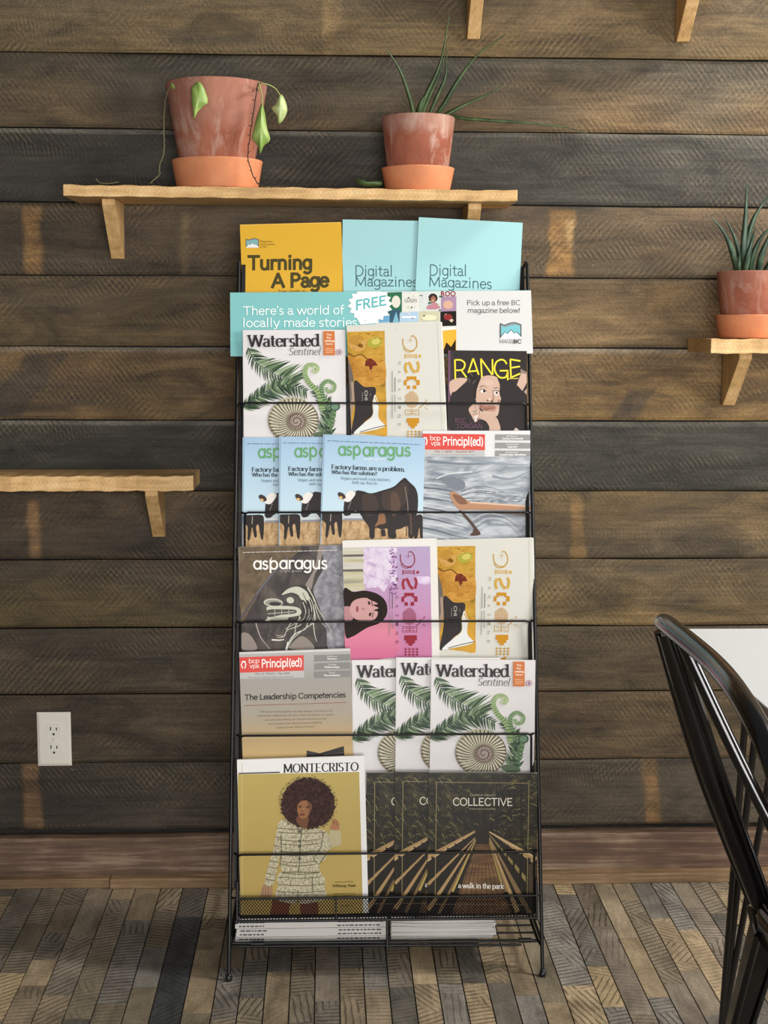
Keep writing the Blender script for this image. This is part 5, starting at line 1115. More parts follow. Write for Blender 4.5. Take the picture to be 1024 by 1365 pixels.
# ------------------------------------------------------------------ magazines in the pockets
def page_mat():
    t = NT('page_edge_paper', 0.75); f = t.noise(t.coords((3, 900, 3)), 1, 2); return t.color(t.ramp(f, [(.35, '#b9b6ae'), (.55, '#e2e0da')]))
PAGES = page_mat(); WHITE = mat('#e2e1dd', .5)
def magazine(name, label, row, k, tl, tr, h, art=None, crop=None, group=None, thick=.0042, share=None, cat='magazine', spine='#d8d6d2', p0=None, nm=None, al=AL, rough=.38, fold=False, back='#cfcdc8', step=.0052):
    nm = NM if nm is None else nm; p0 = P0[row] if p0 is None else p0
    off = k * step + thick
    p = p0 + nm * off                                  # plane of the front cover
    A, B = on_plane(*tl, p, nm), on_plane(*tr, p, nm)
    ux = Vector(B - A).normalized(); ny = -Vector(nm); uz = ux.cross(ny).normalized() * 1.0
    if uz.z < 0: uz = -uz
    w = (Vector(B) - Vector(A)).length; org = (Vector(A) + Vector(B)) / 2 - uz * h
    mx = Matrix((ux, ny, uz)).transposed().to_4x4(); mx.translation = org
    root = empty(name, mx=mx, label=label, cat=cat, group=group)
    if share is not None:
        for ch in share.children:
            c = ch.copy(); c.data = ch.data.copy(); COL.objects.link(c); c.parent = root
        return root
    inv = mx.inverted()
    def tomap(px, py):
        q = inv @ Vector(on_plane(px, py, p, nm)); return (q.x, q.z)
    a = Art(crop[0], crop[1], crop[2], tomap, w, h, rough)
    art(a)
    mb = a.mb; st = a.m(spine); bk = a.m(back); hw = w / 2; e = .00035
    if not fold:
        mb.box((-hw, 0, 0), (hw, e, h), st); mb.box((-hw, thick - e, 0), (hw, thick, h), bk); mb.box((-hw - .0002, 0, 0), (-hw + e, thick, h), st)
        pg = MB(); n = 5
        for i in range(n):
            y0 = e + (thick - 2 * e) * i / n; y1 = e + (thick - 2 * e) * (i + .8) / n; j = .0004 * (i % 3)
            pg.box((-hw + e, y0, .0006), (hw - .0004 - j, y1, h - .0002 - j))
        pg.build('pages', PAGES, root)
    else:                                              # folded newspaper: soft fold down the right side, loose leaves at the top
        mb.box((-hw, 0, 0), (hw, .0003, h), st)
        pg = MB(); n = 6
        for i in range(n):
            y = .0005 + (thick - .0005) * i / n; j = .0012 * ((i * 2) % 3); dx = .0014 + .0012 * math.sin(math.pi * (i + .5) / n)
            pg.box((-hw + .0005 * i, y, .0), (hw + dx, y + (thick / n) * .7, h - .003 + j))
            pg.box((hw - .03, y, h - .012), (hw + dx * .3, y + (thick / n) * .7, h - .001 + j * .5))
        pg.build('pages', mat('#dcd9cf', .85), root)
    mb.build('cover', None, root)
    return root
WC = (460, 870, 3.938)
dy_h = .282
# top pocket leaflets
LP = np.array([0, rail(1.17) + .036, 1.17]); LN = np.array([0, -math.cos(R(6)), math.sin(R(6))])
A5 = (300, 280, 2.438)
magazine('leaflet', 'yellow leaflet with dark lettering at the top left of the rack', 0, 0, (320, 299.5), (455, 296), .268, art_turning, A5, thick=.0025, cat='leaflet', spine='#c9952c', p0=LP, nm=LN)
magazine('leaflet', 'pale blue leaflet between the yellow leaflet and its own twin', 0, 0, (457, 292.5), (594, 295), .272, art_digital_a, A5, 'pale blue leaflets in the top pocket', thick=.0025, cat='leaflet', spine='#8fc0c6', p0=LP, nm=LN)
magazine('leaflet', 'pale blue leaflet in front of its twin at the top right of the rack', 0, 1, (558.5, 289.5), (697, 297), .272, art_digital_b, A5, 'pale blue leaflets in the top pocket', thick=.0025, cat='leaflet', spine='#8fc0c6', p0=LP, nm=LN)
# header card across the rack
HP = np.array([0, rail(1.16) - .0042, 1.16]); HN = np.array([0, -math.cos(math.atan(KR)), math.sin(math.atan(KR))])
hb = magazine('header_card', 'long blue and white header card with a FREE burst across the rack top', 0, 0, (307, 390), (708, 387), .1275, art_sign, A5, thick=.0016, cat='sign', p0=HP, nm=HN, spine='#d5e2e2')
for ch in [c for c in hb.children if c.name.startswith('pages')]: bpy.data.objects.remove(ch)
# row 1
wfront = magazine('magazine', 'white fern and ammonite magazine frontmost of the fanned three, its whole title showing', 4, 2, (575, 878.5), (714, 880), .268, art_watershed, WC, 'fern cover magazines fanned in the fourth row')
magazine('magazine', 'white fern and ammonite magazine in the middle of the fanned three', 4, 1, (528.5, 876.5), (667, 877), .268, share=wfront, group='fern cover magazines fanned in the fourth row')
magazine('magazine', 'white fern magazine rearmost of the fanned three, right beside the beige leadership cover', 4, 0, (469.5, 880), (608, 878.5), .268, share=wfront, group='fern cover magazines fanned in the fourth row')
magazine('magazine', 'white fern magazine standing alone under the left end of the header card', 1, 0, (324, 440), (460, 439.5), .268, share=wfront)
dys = magazine('newspaper', 'folded cream newspaper with yellow leaf picture, overlapping the blue header card', 1, 0, (462, 434), (588, 429), .277, art_discorder_yellow, (450, 430, 6.0235), thick=.008, fold=True, cat='newspaper', spine='#dcdad0', rough=.8)
magazine('newspaper', 'folded cream newspaper with yellow leaf picture, right of the pink newspaper', 3, 0, (583.5, 717), (709, 714), .281, share=dys, thick=.008, cat='newspaper')
magazine('magazine', 'dark magazine with thin yellow title over a woman in a wide hat', 1, 0, (597.5, 467), (702.5, 468), .229, art_range, (590, 455, 8.192), thick=.005, spine='#5a3d50')
# row 2
CW = (310, 570, 3.793)
cw = magazine('magazine', 'pale blue cow cover magazine frontmost of the fanned three, whole title showing', 2, 2, (431, 579), (567, 583.5), .272, art_cow, CW, 'cow cover magazines fanned in the second row', spine='#9fb9c8')
magazine('magazine', 'pale blue cow cover magazine in the middle of the fanned three', 2, 1, (372.5, 582), (508, 583), .272, share=cw, group='cow cover magazines fanned in the second row')
magazine('magazine', 'pale blue cow cover magazine rearmost of the fanned three, at the rack edge', 2, 0, (323.5, 583), (460, 584), .272, share=cw, group='cow cover magazines fanned in the second row')
magazine('magazine', 'red-bannered magazine with a wooden paddle in grey rippled water', 2, 0, (563.5, 574), (707, 574), .28, art_principled_water, (550, 565, 6.0235), spine='#c9c9c9')
# row 3
magazine('magazine', 'dark stone cover magazine with white line carving of a long-haired head', 3, 0, (318, 729), (457, 726), .27, art_asparagus_dark, (310, 715, 6.4), spine='#8a827d')
magazine('newspaper', 'folded newspaper with pink cover and a sideways dark-haired face', 3, 1, (456.5, 720.5), (581, 717.5), .279, art_discorder_pink, (450, 705, 3.793), thick=.008, fold=True, cat='newspaper', spine='#e0ddd6', rough=.8, step=.002)
# row 4 and 5
magazine('magazine', 'beige red-bannered magazine headed The Leadership Competencies', 4, 0, (319, 869.5), (467, 864), .28, art_leadership, (310, 860, 6.0235), spine='#c2beb8')
magazine('magazine', 'ochre magazine with a woman in tweed and big curly hair', 5, 0, (316, 1013), (486, 1007.5), .296, art_montecristo, (310, 1000, 5.535), thick=.008, spine='#d8d6d4')
CO = (480, 1020, 4.096)
cc = magazine('magazine', 'dark forest bridge magazine frontmost of the fanned three, whole bridge showing', 5, 2, (571.5, 1030), (717, 1030.5), .266, art_bridge, CO, 'forest bridge magazines fanned in the bottom row', spine='#3a3222', rough=.3)
magazine('magazine', 'dark forest bridge magazine in the middle of the fanned three', 5, 1, (527, 1029), (672, 1029), .266, share=cc, group='forest bridge magazines fanned in the bottom row')
magazine('magazine', 'dark forest bridge magazine rearmost of the fanned three, beside the ochre cover', 5, 0, (489.5, 1030), (634, 1029.5), .266, share=cc, group='forest bridge magazines fanned in the bottom row')

# ------------------------------------------------------------------ magazines lying on the bottom shelf
def lying(label, group, x0, x1, z, t, y0, depth, spine_c, pages_open, sag=0.0, seed=1, tilt=0.0, marks=True):
    r = random.Random(seed); cx = (x0 + x1) / 2; hw = (x1 - x0) / 2
    root = empty('magazine', (cx, y0 + depth / 2, z), label=label, cat='magazine', group=group)
    def bend(x): return -sag * (1 - ((x - .02) / hw) ** 2) + sag + tilt * x
    def slab(zl, zh, ya, yb, xa, xb, mt, mb, n=16):
        vs = []; fs = []
        for k in range(n + 1):
            x = xa + (xb - xa) * k / n; b = bend(x)
            vs += [(x, ya, zl + b), (x, yb, zl + b), (x, yb, zh + b), (x, ya, zh + b)]
        for k in range(n):
            for j in range(4): fs.append((k * 4 + j, k * 4 + 4 + j, k * 4 + 4 + (j + 1) % 4, k * 4 + (j + 1) % 4))
        fs += [(0, 1, 2, 3), (n * 4 + 3, n * 4 + 2, n * 4 + 1, n * 4)]
        mb.add(vs, fs, mt)
    d = depth / 2; mb = MB(); e = .0018 if spine_c == '#6b6156' else .0005
    sc = mat(spine_c, .45)
    slab(0, e, -d, d, -hw, hw, sc, mb); slab(t - e, t, -d, d, -hw, hw, sc, mb)
    if not pages_open: slab(0, t, -d - .0003, -d + e, -hw, hw, sc, mb)
    if marks and not pages_open:                       # spine print
        ink = mat('#4a4644', .5)
        for (ua, ub) in ((-.95, -.62), (.35, .92)):
            x = ua * hw
            while x < ub * hw:
                wd = r.uniform(.003, .009); b = bend(x); mb.add([(x, -d - .0006, t * .35 + b), (x + wd, -d - .0006, t * .35 + b), (x + wd, -d - .0006, t * .68 + b), (x, -d - .0006, t * .68 + b)], [(0, 1, 2, 3)], ink); x += wd + .002
    mb.build('cover', None, root)
    pg = MB(); n = 3
    for i in range(n): slab(e + (t - 2 * e) * i / n, e + (t - 2 * e) * (i + .75) / n, -d + (.0006 if not pages_open else .0005 * (i % 2)), d - .001, -hw + .001, hw - (.0006 + .0008 * (i % 2)), None, pg)
    pg.build('pages', PAGES, root)
    return root
ly = SY + .012
xl0, xl1 = float(at_y(314.5, 1236, ly)[0]), float(at_y(515.5, 1236, ly)[0])
xr0, xr1 = float(at_y(519, 1236, ly)[0]), float(at_y(660, 1236, ly)[0])
pos = ['bottommost', 'second from the bottom', 'third from the bottom', 'third from the top', 'second from the top', 'topmost']
for i in range(6):
    dx = .0015 * ((i * 7) % 3 - 1); t = .0081
    lying('spine-out white magazine in the left pile on the bottom shelf, ' + pos[i], 'white-spined magazines piled at the left of the bottom shelf', xl0 + dx, xl1 + dx, SZ + .0004 + i * .0083, t, ly + .002 * (i % 2), .21, '#cfcac6', False, 0, i, 0)
pos = ['bottommost', 'second from the bottom', 'third from the bottom', 'fourth from the bottom', 'fourth from the top', 'third from the top', 'second from the top', 'topmost with a brown cover']
z = SZ + .0004
for i in range(8):
    dx = .003 * ((i * 5) % 3 - 1) + (.004 if i == 7 else 0); t = .0056
    lying('white magazine in the right pile on the bottom shelf, ' + pos[i], 'white magazines piled at the right of the bottom shelf', xr0 + .003, xr1 + dx, z, t, ly + .0015 * (i % 3), .20, '#6b6156' if i == 7 else ('#dcdad6' if i % 2 else '#c9c8c6'), True, .0007 * i, 20 + i, 0, False); z += t + .0003

# ------------------------------------------------------------------ pots, saucers, plants
def pot_mat(seed, hx='#8c4e3c', stain=.5):
    t = NT('aged_terracotta', .82, .25)
    n1 = t.noise(t.coords((14, 14, 9), loc=(seed, 0, 0)), 1, 5, .6, .5); n2 = t.noise(t.coords((30, 30, 12), loc=(seed, 3, 0)), 1, 6, .7, 1.0); n3 = t.noise(t.coords((160, 160, 60), loc=(0, seed, 0)), 1, 3)
    c = t.ramp(n1, [(.3, '#8a4c39'), (.5, '#a05f49'), (.7, '#b5755c')])
    tc = t.n('ShaderNodeTexCoord'); sp = t.n('ShaderNodeSeparateXYZ'); t.l(tc.outputs['Object'], sp.inputs[0])
    up = t.ramp(t.math('ADD', t.math('MULTIPLY', sp.outputs[2], 6.5), t.math('MULTIPLY', n2, .5)), [(.85, 0.0), (1.25, .8)])
    k = t.math('MULTIPLY', t.ramp(n2, [(.50, 0.0), (.64, 1.0)]), stain)
    c = t.mix(t.math('MULTIPLY', k, 0.7), c, '#cbb0a0'); c = t.mix(t.math('MULTIPLY', up, stain * stain * 0.7), c, '#c0a090'); c = t.mix(t.math('MULTIPLY', n3, .25), c, '#6b3a2c')
    t.bump(n3, .25, .001); return t.color(c)
def sau_mat():
    t = NT('clean_terracotta', .8, .25); n = t.noise(t.coords((20, 20, 20)), 1, 4); t.bump(t.noise(t.coords((300, 300, 300)), 1, 2), .15, .0008)
    return t.color(t.ramp(n, [(.3, '#cb7f58'), (.7, '#dc9268')]))
SAU = sau_mat(); SOIL = photo_mat('dry_potting_soil', [(.3, '#1e1610'), (.6, '#3a2c20'), (.75, '#5a4836')], (90, 90, 90), 4, 0, .95)
def leafmat(name, a, b, c, rough=.45):
    t = NT(name, rough); n = t.noise(t.coords((40, 40, 14)), 1, 4); 
    t.b.inputs['Subsurface Weight'].default_value = .08; t.b.inputs['Subsurface Radius'].default_value = (.01, .02, .005)
    return t.color(t.ramp(n, [(.3, a), (.5, b), (.7, c)]))
BLADE = leafmat('dark_blade_green', '#2c3d26', '#445a36', '#5f7548'); POTHOS = leafmat('wilted_leaf_green', '#6c8a3a', '#8aa552', '#aabd70'); VINE = mat('#6f6a48', .7); DRYV = mat('#3a2e24', .8); ALOE = leafmat('aloe_green', '#25372c', '#3a5140', '#5a7058')
YP = 2.905
def pot(px, ytop, ysau, ybot, rrim, rbase, rsau_t, rsau_b, zshelf, label, slabel, seed, stain, yp=YP, cat='potted plant'):
    c = at_y(px, ybot, yp); x = float(c[0]); s = yp / 1893.0 * .985
    zs = float(at_y(px, ysau, yp - rsau_t)[2]); zr = float(at_y(px, ytop, yp)[2]); z0 = zshelf + .0008
    sa = MB(); hs = zs - z0
    sa.lathe([(0, 0), (rsau_b - .004, 0), (rsau_b, .003), (rsau_t - .001, hs - .004), (rsau_t, hs - .001), (rsau_t - .002, hs), (rsau_t - .007, hs - .001), (rsau_b - .008, .010), (0, .008)], 56)
    so = sa.build('plant_saucer', SAU); so.location = (x, yp, z0)
    tag(so, slabel, 'saucer', 'terracotta saucers on the shelves')
    zp = z0 + .0095; hp = zr - zp
    root = empty('potted_plant', (x, yp, zp), label=label, cat=cat)
    m = MB(); t = .007
    m.lathe([(0, 0), (rbase - .003, 0), (rbase, .003), (rrim - .0005, hp - .003), (rrim - .002, hp), (rrim - t + .002, hp), (rrim - t, hp - .003), (rrim - t - (rrim - rbase) * .25, hp - .03), (0, hp - .032)], 64)
    m.build('flower_pot', pot_mat(seed, stain=stain), root)
    m = MB(); m.lathe([(0, hp - .016), (rrim * .5, hp - .017), (rrim - t - .003, hp - .020), (rrim - t - .004, hp - .026), (0, hp - .028)], 32); m.build('soil', SOIL, root)
    return root, x, yp, zp, hp
def P3(root, px, py, Y):          # place of a plant point, local to its pot
    p = at_y(px, py, Y); return Vector(p) - root.location
def blade(root, pts, wd, mt, name='leaf', curl=.5):
    pp = [Vector(p) for p in crom(pts, 8)]; k = len(pp); m = MB(); vs = []; fs = []
    for i, p in enumerate(pp):
        t = (pp[min(i + 1, k - 1)] - pp[max(i - 1, 0)]).normalized(); sd = t.cross(Vector((0, -1, .25)))
        if sd.length < .15: sd = t.cross(Vector((.3, -1, 0)))
        sd.normalize(); nn = sd.cross(t).normalized()
        q = i / (k - 1); w = wd * 1.2 * (.65 + .35 * math.sin(math.pi * min(1, q * 1.6))) * (1 - q ** 2.6) + .0003
        vs += [p + sd * w, p + nn * w * curl, p - sd * w, p + nn * (w * curl - .0008 - w * .25)]
    for i in range(k - 1):
        for j in range(4): fs.append((i * 4 + j, i * 4 + (j + 1) % 4, i * 4 + 4 + (j + 1) % 4, i * 4 + 4 + j))
    fs += [(3, 2, 1, 0), tuple(range((k - 1) * 4, k * 4))]
    m.add(vs, fs, mt, True); return m.build(name, None, root)
def heart(root, px_outline, Y, mt, bulge=.008, name='leaf', fold=None):
    """wilted leaf traced as a thin bulged surface"""
    pts = [P3(root, x, y, Y) for x, y in crom(px_outline, 5, True)]; n = len(pts); c = sum(pts, Vector()) / n
    m = MB(); vs = []; fs = []; rings = (0.0, .35, .7, 1.0)
    for side in (0, 1):
        o = len(vs); vs.append(c + Vector((0, -bulge + side * .0007, 0)))
        for q in rings[1:]:
            for i, p in enumerate(pts):
                d = -bulge * (1 - q * q) + .0018 * math.sin(i * .45) * q * q; vs.append(c + (p - c) * q + Vector((0, d + side * .0007, 0)))
        for i in range(n):
            j = (i + 1) % n; f = [(o, o + 1 + i, o + 1 + j)]
            for k in range(2): a = o + 1 + k * n; f.append((a + i, a + n + i, a + n + j, a + j))
            fs += f if side == 0 else [t[::-1] for t in f]
    e = 1 + 2 * n; sh = 1 + 3 * n
    for i in range(n): j = (i + 1) % n; fs.append((e + i, e + sh + i, e + sh + j, e + j))
    m.add(vs, fs, mt, True); return m.build(name, None, root)
def vine(root, pts, r, mt, name='stem', jit=0.0, seed=1):
    rr = random.Random(seed); pp = [Vector(p) + Vector((rr.uniform(-jit, jit), 0, rr.uniform(-jit, jit))) for p in crom(pts, 7)]
    m = MB(); m.tube(pp, r, 6)
    if jit:
        for p in pp[3::4]: m.tube([p, p + Vector((rr.uniform(-.006, .006), -.002, rr.uniform(-.002, .005)))], r * .6, 5)
    return m.build(name, mt, root)
# big pot with the wilted trailing plant
b1, bx, byy, bzp, bh = pot(290, 113, 207.5, 247.5, .1005, .068, .0905, .081, ZT, 'large terracotta pot of wilted trailing vine on the shelf above the rack', 'wide clean terracotta saucer under the large wilted plant pot', 1.7, .62)
yf = byy - .100
heart(b1, [(229, 108), (241, 109), (243, 120), (240, 131), (233, 122), (228, 115)], yf + .045, POTHOS)
heart(b1, [(256, 116), (263, 109), (268, 111), (274, 122), (277, 136), (272, 141), (263, 150), (259, 158), (257, 145), (255, 130)], yf - .002, POTHOS)
heart(b1, [(349, 138), (353, 150), (356, 170), (360, 186), (352, 194), (347, 205), (343, 194), (336, 184), (339, 168), (343, 152)], yf + .005, POTHOS, .012)
heart(b1, [(374, 126), (380, 133), (383, 146), (380, 156), (372, 165), (369, 154), (362, 144), (368, 138)], yf + .02, leafmat('pale_wilted_leaf', '#8fa860', '#b3c284', '#ccd6a4'), .012)
zri = bh - .012
vine(b1, [P3(b1, 345, 122, byy - .06), P3(b1, 344, 112, byy - .09), P3(b1, 355, 112, byy - .092), P3(b1, 367, 118, yf + .02), P3(b1, 374, 128, yf + .018)], .0011, mat('#94a05c', .6))
vine(b1, [P3(b1, 343, 118, byy - .06), P3(b1, 345, 111.5, byy - .096), P3(b1, 349, 125, yf + .002), P3(b1, 350, 142, yf + .004)], .0014, mat('#94a05c', .6))
vine(b1, [P3(b1, 262, 120, byy - .06), P3(b1, 264, 110, byy - .099), P3(b1, 265, 116, yf - .004)], .0011, mat('#94a05c', .6))
vine(b1, [P3(b1, 240, 120, byy - .04), P3(b1, 238, 109, byy - .07), P3(b1, 236, 114, yf + .044)], .0011, mat('#94a05c', .6))
vine(b1, [P3(b1, 342, 120, byy - .06), P3(b1, 344, 111.5, byy - .093), P3(b1, 341, 130, yf + .004), P3(b1, 336, 160, yf + .010), P3(b1, 333, 185, yf + .016), P3(b1, 330, 205, yf + .01), P3(b1, 334, 225, yf + .012), P3(b1, 342, 242, yf + .002), P3(b1, 350, 247.6, yf + .004), P3(b1, 366, 249, yf + .006), P3(b1, 382, 247, yf + .01)], .0012, DRYV, 'dry_stem', .0012, 2)
vine(b1, [P3(b1, 250, 116, byy - .06), P3(b1, 232, 110.5, byy - .05), P3(b1, 222, 127, byy - .045), P3(b1, 219, 150, byy - .05), P3(b1, 218, 180, byy - .05), P3(b1, 219, 200, byy - .05), P3(b1, 213, 220, byy - .05), P3(b1, 212, 233, byy - .05), P3(b1, 200, 244, byy - .055)], .0011, VINE, 'dry_stem', .0009, 3)
# grass-like plant
b2, *_ = pot(557, 157, 219, 252, .0735, .058, .0735, .064, ZT - .0035, 'smaller terracotta pot of thin arching grass blades at the right of the long shelf', 'clean terracotta saucer under the grass-bladed plant', 5.2, .85)
q = lambda x, y, d=0.0: P3(b2, x, y, YP + d)
for pts, wd, nm in (([q(553, 168), q(549, 140, -.01), q(536, 100, -.03), q(522, 75, -.04), q(513, 64, -.045)], .0034, 'leaf'), ([q(558, 168), q(565, 135, -.01), q(583, 95, -.02), q(592, 62, -.02), q(600, 15, -.02)], .0036, 'leaf'),
                ([q(566, 168), q(580, 135, .01), q(593, 105, .01), q(595, 85, .01), q(596, 58, .01)], .003, 'leaf'), ([q(570, 168), q(590, 142, -.02), q(612, 105, -.03), q(640, 70, -.03), q(682, 42, -.03)], .0038, 'leaf'),
                ([q(572, 168), q(588, 157, -.03), q(615, 142, -.04), q(645, 128, -.04), q(671, 115, -.04)], .0038, 'leaf'), ([q(578, 168), q(590, 155, .01), q(625, 158.5, -.02), q(690, 163, -.03), q(750, 169, -.03), q(788, 180, -.03)], .0036, 'leaf'),
                ([q(560, 168), q(559, 150, -.02), q(562, 135, -.03), q(568, 126, -.03)], .006, 'leaf'), ([q(562, 168), q(566, 145, .0), q(585, 100, .01), q(594, 70, .01)], .0026, 'leaf')): blade(b2, pts, wd, BLADE, nm)
# aloe-like plant at the right
b3, *_ = pot(1001, 362, 419, 450.5, .0735, .058, .0735, .066, ZR, 'terracotta pot of stiff pointed leaves on the right-hand shelf', 'clean terracotta saucer on the right-hand shelf', 9.1, .55, 2.90)
q = lambda x, y, d=0.0: P3(b3, x, y, 2.90 + d)
for pts, wd in (([q(984, 372), q(978, 340, -.02), q(965, 310, -.04), q(947, 288, -.05)], .0062), ([q(992, 372), q(985, 335, 0), q(976, 308, .01), q(965, 289, .02)], .0045), ([q(990, 372), q(991, 330, -.02), q(994, 290, -.02), q(995, 262, -.02), q(996, 243, -.025)], .0052),
                ([q(994, 372), q(996, 325, 0), q(1005, 292, .01), q(1020, 268, .02), q(1034, 258, .02)], .005), ([q(992, 372), q(996, 345, -.03), q(1003, 320, -.04), q(1007, 303, -.05)], .0055), ([q(1000, 372), q(1003, 345, -.02), q(1016, 315, -.03), q(1040, 295, -.03)], .006),
                ([q(1010, 372), q(1014, 345, -.03), q(1024, 318, -.04), q(1032, 298, -.04)], .006), ([q(986, 372), q(985, 352, -.04), q(987, 338, -.05)], .005), ([q(1015, 372), q(1035, 340, -.01), q(1060, 310, 0)], .006), ([q(988, 372), q(980, 345, .02), q(972, 325, .03)], .004)): blade(b3, pts, wd, ALOE)
# loose bits on the shelf
zl = ZT - .0025
fo = empty('fallen_leaf', at_y(490, 244, 2.87), label='curled green leaf lying on the shelf left of the smaller pot', cat='leaf')
heart(fo, [(474, 238), (480, 238), (486, 243), (500, 241), (509, 242), (508, 247), (496, 249), (484, 248), (477, 245)], 2.87, leafmat('fallen_leaf_green', '#2e4024', '#425a30', '#5a7240'), .01)
tw = empty('dry_twig', at_y(145, 243, 2.88), label='thin dry tendril lying on the shelf left of the large pot', cat='twig')
m = MB(); m.tube([Vector(at_y(x, y, 2.86)) - tw.location for x, y in crom([(128, 238), (132, 243), (140, 244.5), (150, 244), (158, 242.5)], 5)], .001, 6); m.build('stem', VINE, tw)

# ------------------------------------------------------------------ table and chair
TZ = .70
ty1 = float(at_z(950, 838, TZ)[1]); tp1 = at_z(987, 914, TZ); tp2 = at_z(1024, 942, TZ); tx = float((tp1[0] + tp2[0]) / 2)
TT = mat('#d6dada', .35, 0, .4, 'white_laminate'); TE = plain_wood('ply_table_edge', '#6b5a48', '#94826c', '#b3a08a', (6, 6, 200))
tb = empty('dining_table', (tx + .35, ty1 - .6, 0), label='white-topped table on thin black hairpin legs at the right edge', cat='table')
o = tb.location
m = MB(); m.box((tx - o.x, ty1 - 1.2 - o.y, TZ - .0025), (tx + .70 - o.x, ty1 - o.y, TZ)); m.build('tabletop', TT, tb, bevel=.001)
m = MB(); m.box((tx + .0006 - o.x, ty1 - 1.2 + .0006 - o.y, TZ - .022), (tx + .6994 - o.x, ty1 - .0006 - o.y, TZ - .0026)); m.build('edge_band', TE, tb, bevel=.0015)
def hairpin(foot, tops):
    m = MB(); f = Vector(foot)
    for t in tops:
        t = Vector(t); m.tube([t, t * .5 + f * .5, f + (t - f).normalized() * .03, f + Vector((0, 0, .006))], .0052, 10)
    m.lathe([(0, 0), (.009, 0), (.009, .008), (0, .009)], 12, None, f)
    xs = [t[0] for t in tops]; ys = [t[1] for t in tops]; m.box((min(xs) - .012, min(ys) - .012, TZ - .026), (max(xs) + .012, max(ys) + .012, TZ - .0222))
    ob = m.build('leg', mat('#2a2624', .35, .2), tb); ob.location = -Vector(o); return ob
ft = at_z(960, 1392, 0); ft = (float(ft[0]), float(ft[1]), 0)
t1 = at_z(996, 926, TZ - .023); t2 = at_z(1013, 926, TZ - .023); t3 = at_z(1046, 928, TZ - .023)
tops = [tuple(map(float, t)) for t in (t1, t2, t3)]
hairpin(ft, tops)
for mxr, myr in ((1, 0), (0, 1), (1, 1)):
    g = lambda p: ((2 * (tx + .35) - p[0]) if mxr else p[0], (2 * (ty1 - .6) - p[1]) if myr else p[1], p[2])
    hairpin(g(ft), [g(t) for t in tops])

GL = mat('#0c0b0c', .16, 0, .6, 'glossy_black_metal')
def W(px, py, z): return Vector(at_z(px, py, z))
def Wy(px, py, Y): return Vector(at_y(px, py, Y))
c0 = W(885, 830, .84)
ch = empty('metal_chair', (c0.x + .32, c0.y - .2, 0), label='glossy black sheet-metal chair with hoop back, cut off by the right edge', cat='chair')
co = Vector(ch.location); L = lambda p: Vector(p) - co
p1, p2, p3 = W(951, 884, .842), W(988, 930, .838), W(1026, 1001, .81)
far = c0; seatz = .45
hoop = [far + Vector((.012, .004, -.03)), far, far + (p1 - far) * .25 + Vector((-.003, 0, .004)), p1, p2, p3]
nx_ = p3 + (p3 - p2) * .55 + Vector((.012, .03, -.035)); hoop += [nx_, nx_ + Vector((.04, .0, -.12)), nx_ + Vector((.11, .01, -.30))]
m = MB(); hp_ = [Vector(p) for p in crom([tuple(L(p)) for p in hoop[1:]], 8)]
m.tube(hp_, .0118, 14); m.build('back_hoop', GL, ch)
# far post: rolled-edge sheet channel from the hoop corner down to the seat
bot = Wy(1014, 1205, 1.80); top = far + Vector((.004, 0, -.012))
def channel(name, a, b, bulge, w0, w1, dirw, depth=.012, rr=.0055):
    """sheet strip with rolled edges; dirw = direction across the strip"""
    m = MB(); pp = [Vector(p) for p in crom([tuple(a), tuple(a * .5 + b * .5 + bulge), tuple(b)], 10)]; k = len(pp); d = Vector(dirw).normalized(); vs = []; fs = []
    A, B = [], []
    for i, p in enumerate(pp):
        q = i / (k - 1); wd = (w0 + (w1 - w0) * q) * (1 + .25 * math.sin(math.pi * q)); t = (pp[min(i + 1, k - 1)] - pp[max(i - 1, 0)]).normalized(); nn = t.cross(d).normalized()
        e0, e1 = p - d * wd / 2, p + d * wd / 2; A.append(e0); B.append(e1)
        for u in (-1, -.6, 0, .6, 1): vs.append(p + d * wd / 2 * u * .98 + nn * depth * (1 - u * u))
        for u in (1, .6, 0, -.6, -1): vs.append(p + d * wd / 2 * u * .98 + nn * (depth * (1 - u * u) + .0016))
    for i in range(k - 1):
        for j in range(10): fs.append((i * 10 + j, i * 10 + (j + 1) % 10, i * 10 + 10 + (j + 1) % 10, i * 10 + 10 + j))
    m.add(vs, fs, None, True); m.tube(A, rr, 10); m.tube(B, rr, 10); return m.build(name, GL, ch)
channel('back_post', L(top), L(bot), Vector((-.006, 0, 0)), .026, .030, (.55, -.62, .1))
near_top = nx_ + Vector((.10, .01, -.28)); channel('back_post', L(nx_ + Vector((.03, 0, -.09))), L(Vector((bot.x, nx_.y + .05, seatz))), Vector((-.006, 0, 0)), .03, .03, (.55, .62, .1))
sl0 = W(912, 858, .825); sl1 = Wy(1090, 1215, 1.60)
m = MB(); sp = [L(sl0), L(sl0 * .5 + sl1 * .5 + Vector((-.004, 0, 0))), L(sl1)]
spp = [Vector(p) for p in crom([tuple(p) for p in sp], 8)]; m.tube(spp, .0085, 12); m.build('back_slat', GL, ch)
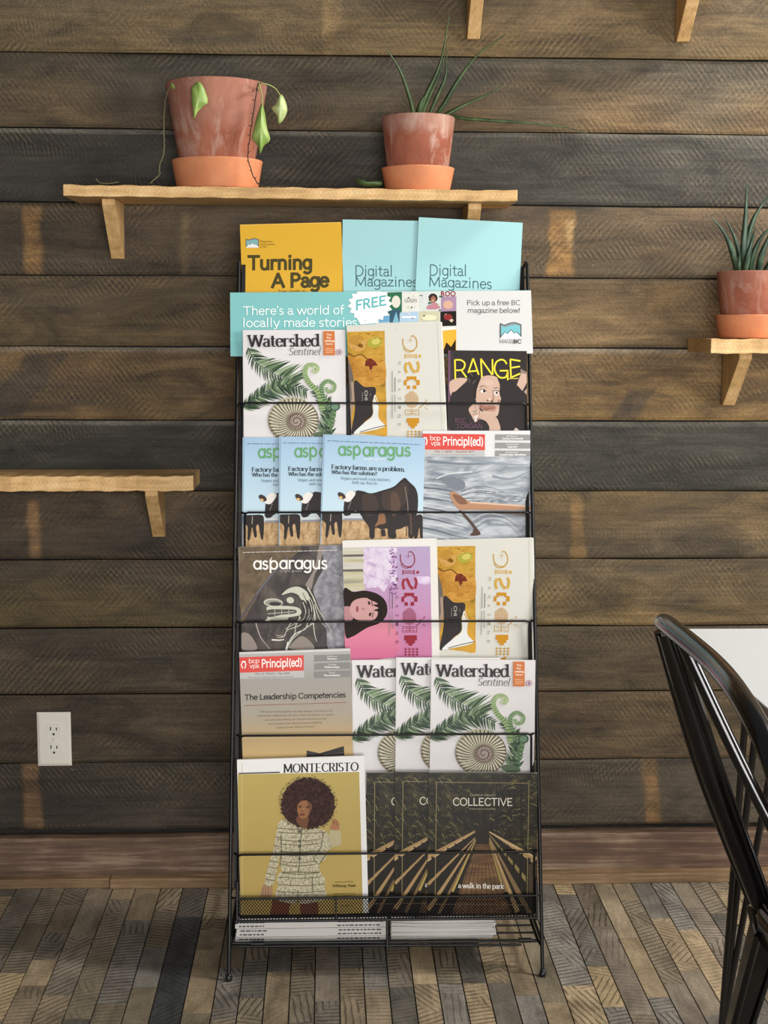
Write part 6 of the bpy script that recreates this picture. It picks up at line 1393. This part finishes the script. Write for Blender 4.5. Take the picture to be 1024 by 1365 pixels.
# seat pan with rounded skirt
sx0, sx1 = bot.x - .012, bot.x + .36; sy1 = bot.y + .028; sy0 = sy1 - .37
def rr_loop(x0, x1, y0, y1, r, z, n=8):
    out = []
    for cx, cy, a0 in ((x1 - r, y1 - r, 0), (x0 + r, y1 - r, 90), (x0 + r, y0 + r, 180), (x1 - r, y0 + r, 270)):
        for k in range(n + 1): t = R(a0 + 90 * k / n); out.append(Vector((cx + r * math.cos(t), cy + r * math.sin(t), z)))
    return out
m = MB(); rings = []
for ins, z, r in ((.004, seatz - .05, .06), (0, seatz - .045, .06), (.0, seatz - .012, .06), (.004, seatz - .003, .058), (.012, seatz, .055), (.03, seatz - .004, .05), (.10, seatz - .008, .03)):
    rings.append([L(p) for p in rr_loop(sx0 + ins, sx1 - ins, sy0 + ins, sy1 - ins, r, z)])
n = len(rings[0]); vs = [p for g_ in rings for p in g_]; fs = []
for i in range(len(rings) - 1):
    for j in range(n): fs.append((i * n + j, i * n + (j + 1) % n, (i + 1) * n + (j + 1) % n, (i + 1) * n + j))
fs.append(tuple(range((len(rings) - 1) * n, len(rings) * n)))
m.add(vs, fs, None, True); m.build('seat', GL, ch)
for sx in (-1, 1):
    for sy in (-1, 1):
        tp = Vector((sx0 + .03 if sx < 0 else sx1 - .03, sy1 - .03 if sy > 0 else sy0 + .03, seatz - .04)); bt = Vector((tp.x + sx * .075, tp.y + sy * .06, .004))
        m = MB(); pp = [tp, tp * .66 + bt * .34, tp * .33 + bt * .67, bt]; d = Vector((-sx, sy * 1.0, 0)).normalized(); d2 = Vector((sx, sy, 0)).normalized()
        vs = []; fs = []
        for i, p in enumerate(pp):
            wd = (.085, .066, .050, .034)[i] / 2; a, b_, c_ = p - d * wd, p + d2 * wd * .8, p + d * wd
            vs += [L(a), L(b_), L(c_), L(b_ - d2 * .003 ), ]
        for i in range(3):
            for j in range(4): fs.append((i * 4 + j, i * 4 + (j + 1) % 4, i * 4 + 4 + (j + 1) % 4, i * 4 + 4 + j))
        fs += [(3, 2, 1, 0), (12, 13, 14, 15)]
        m.add(vs, fs, None)
        for j in (0, 2): m.tube([L(tp) * 0 + vs[i * 4 + j] for i in range(4)], .005, 8)
        m.tube([vs[0] + Vector((0, 0, -.002)), vs[1] + Vector((0, 0, .012)), vs[2] + Vector((0, 0, -.002))], .006, 8)
        m.lathe([(0, -.003), (.018, -.003), (.018, .010), (.010, .014), (0, .014)], 12, None, L(bt))
        m.build('leg', GL, ch)
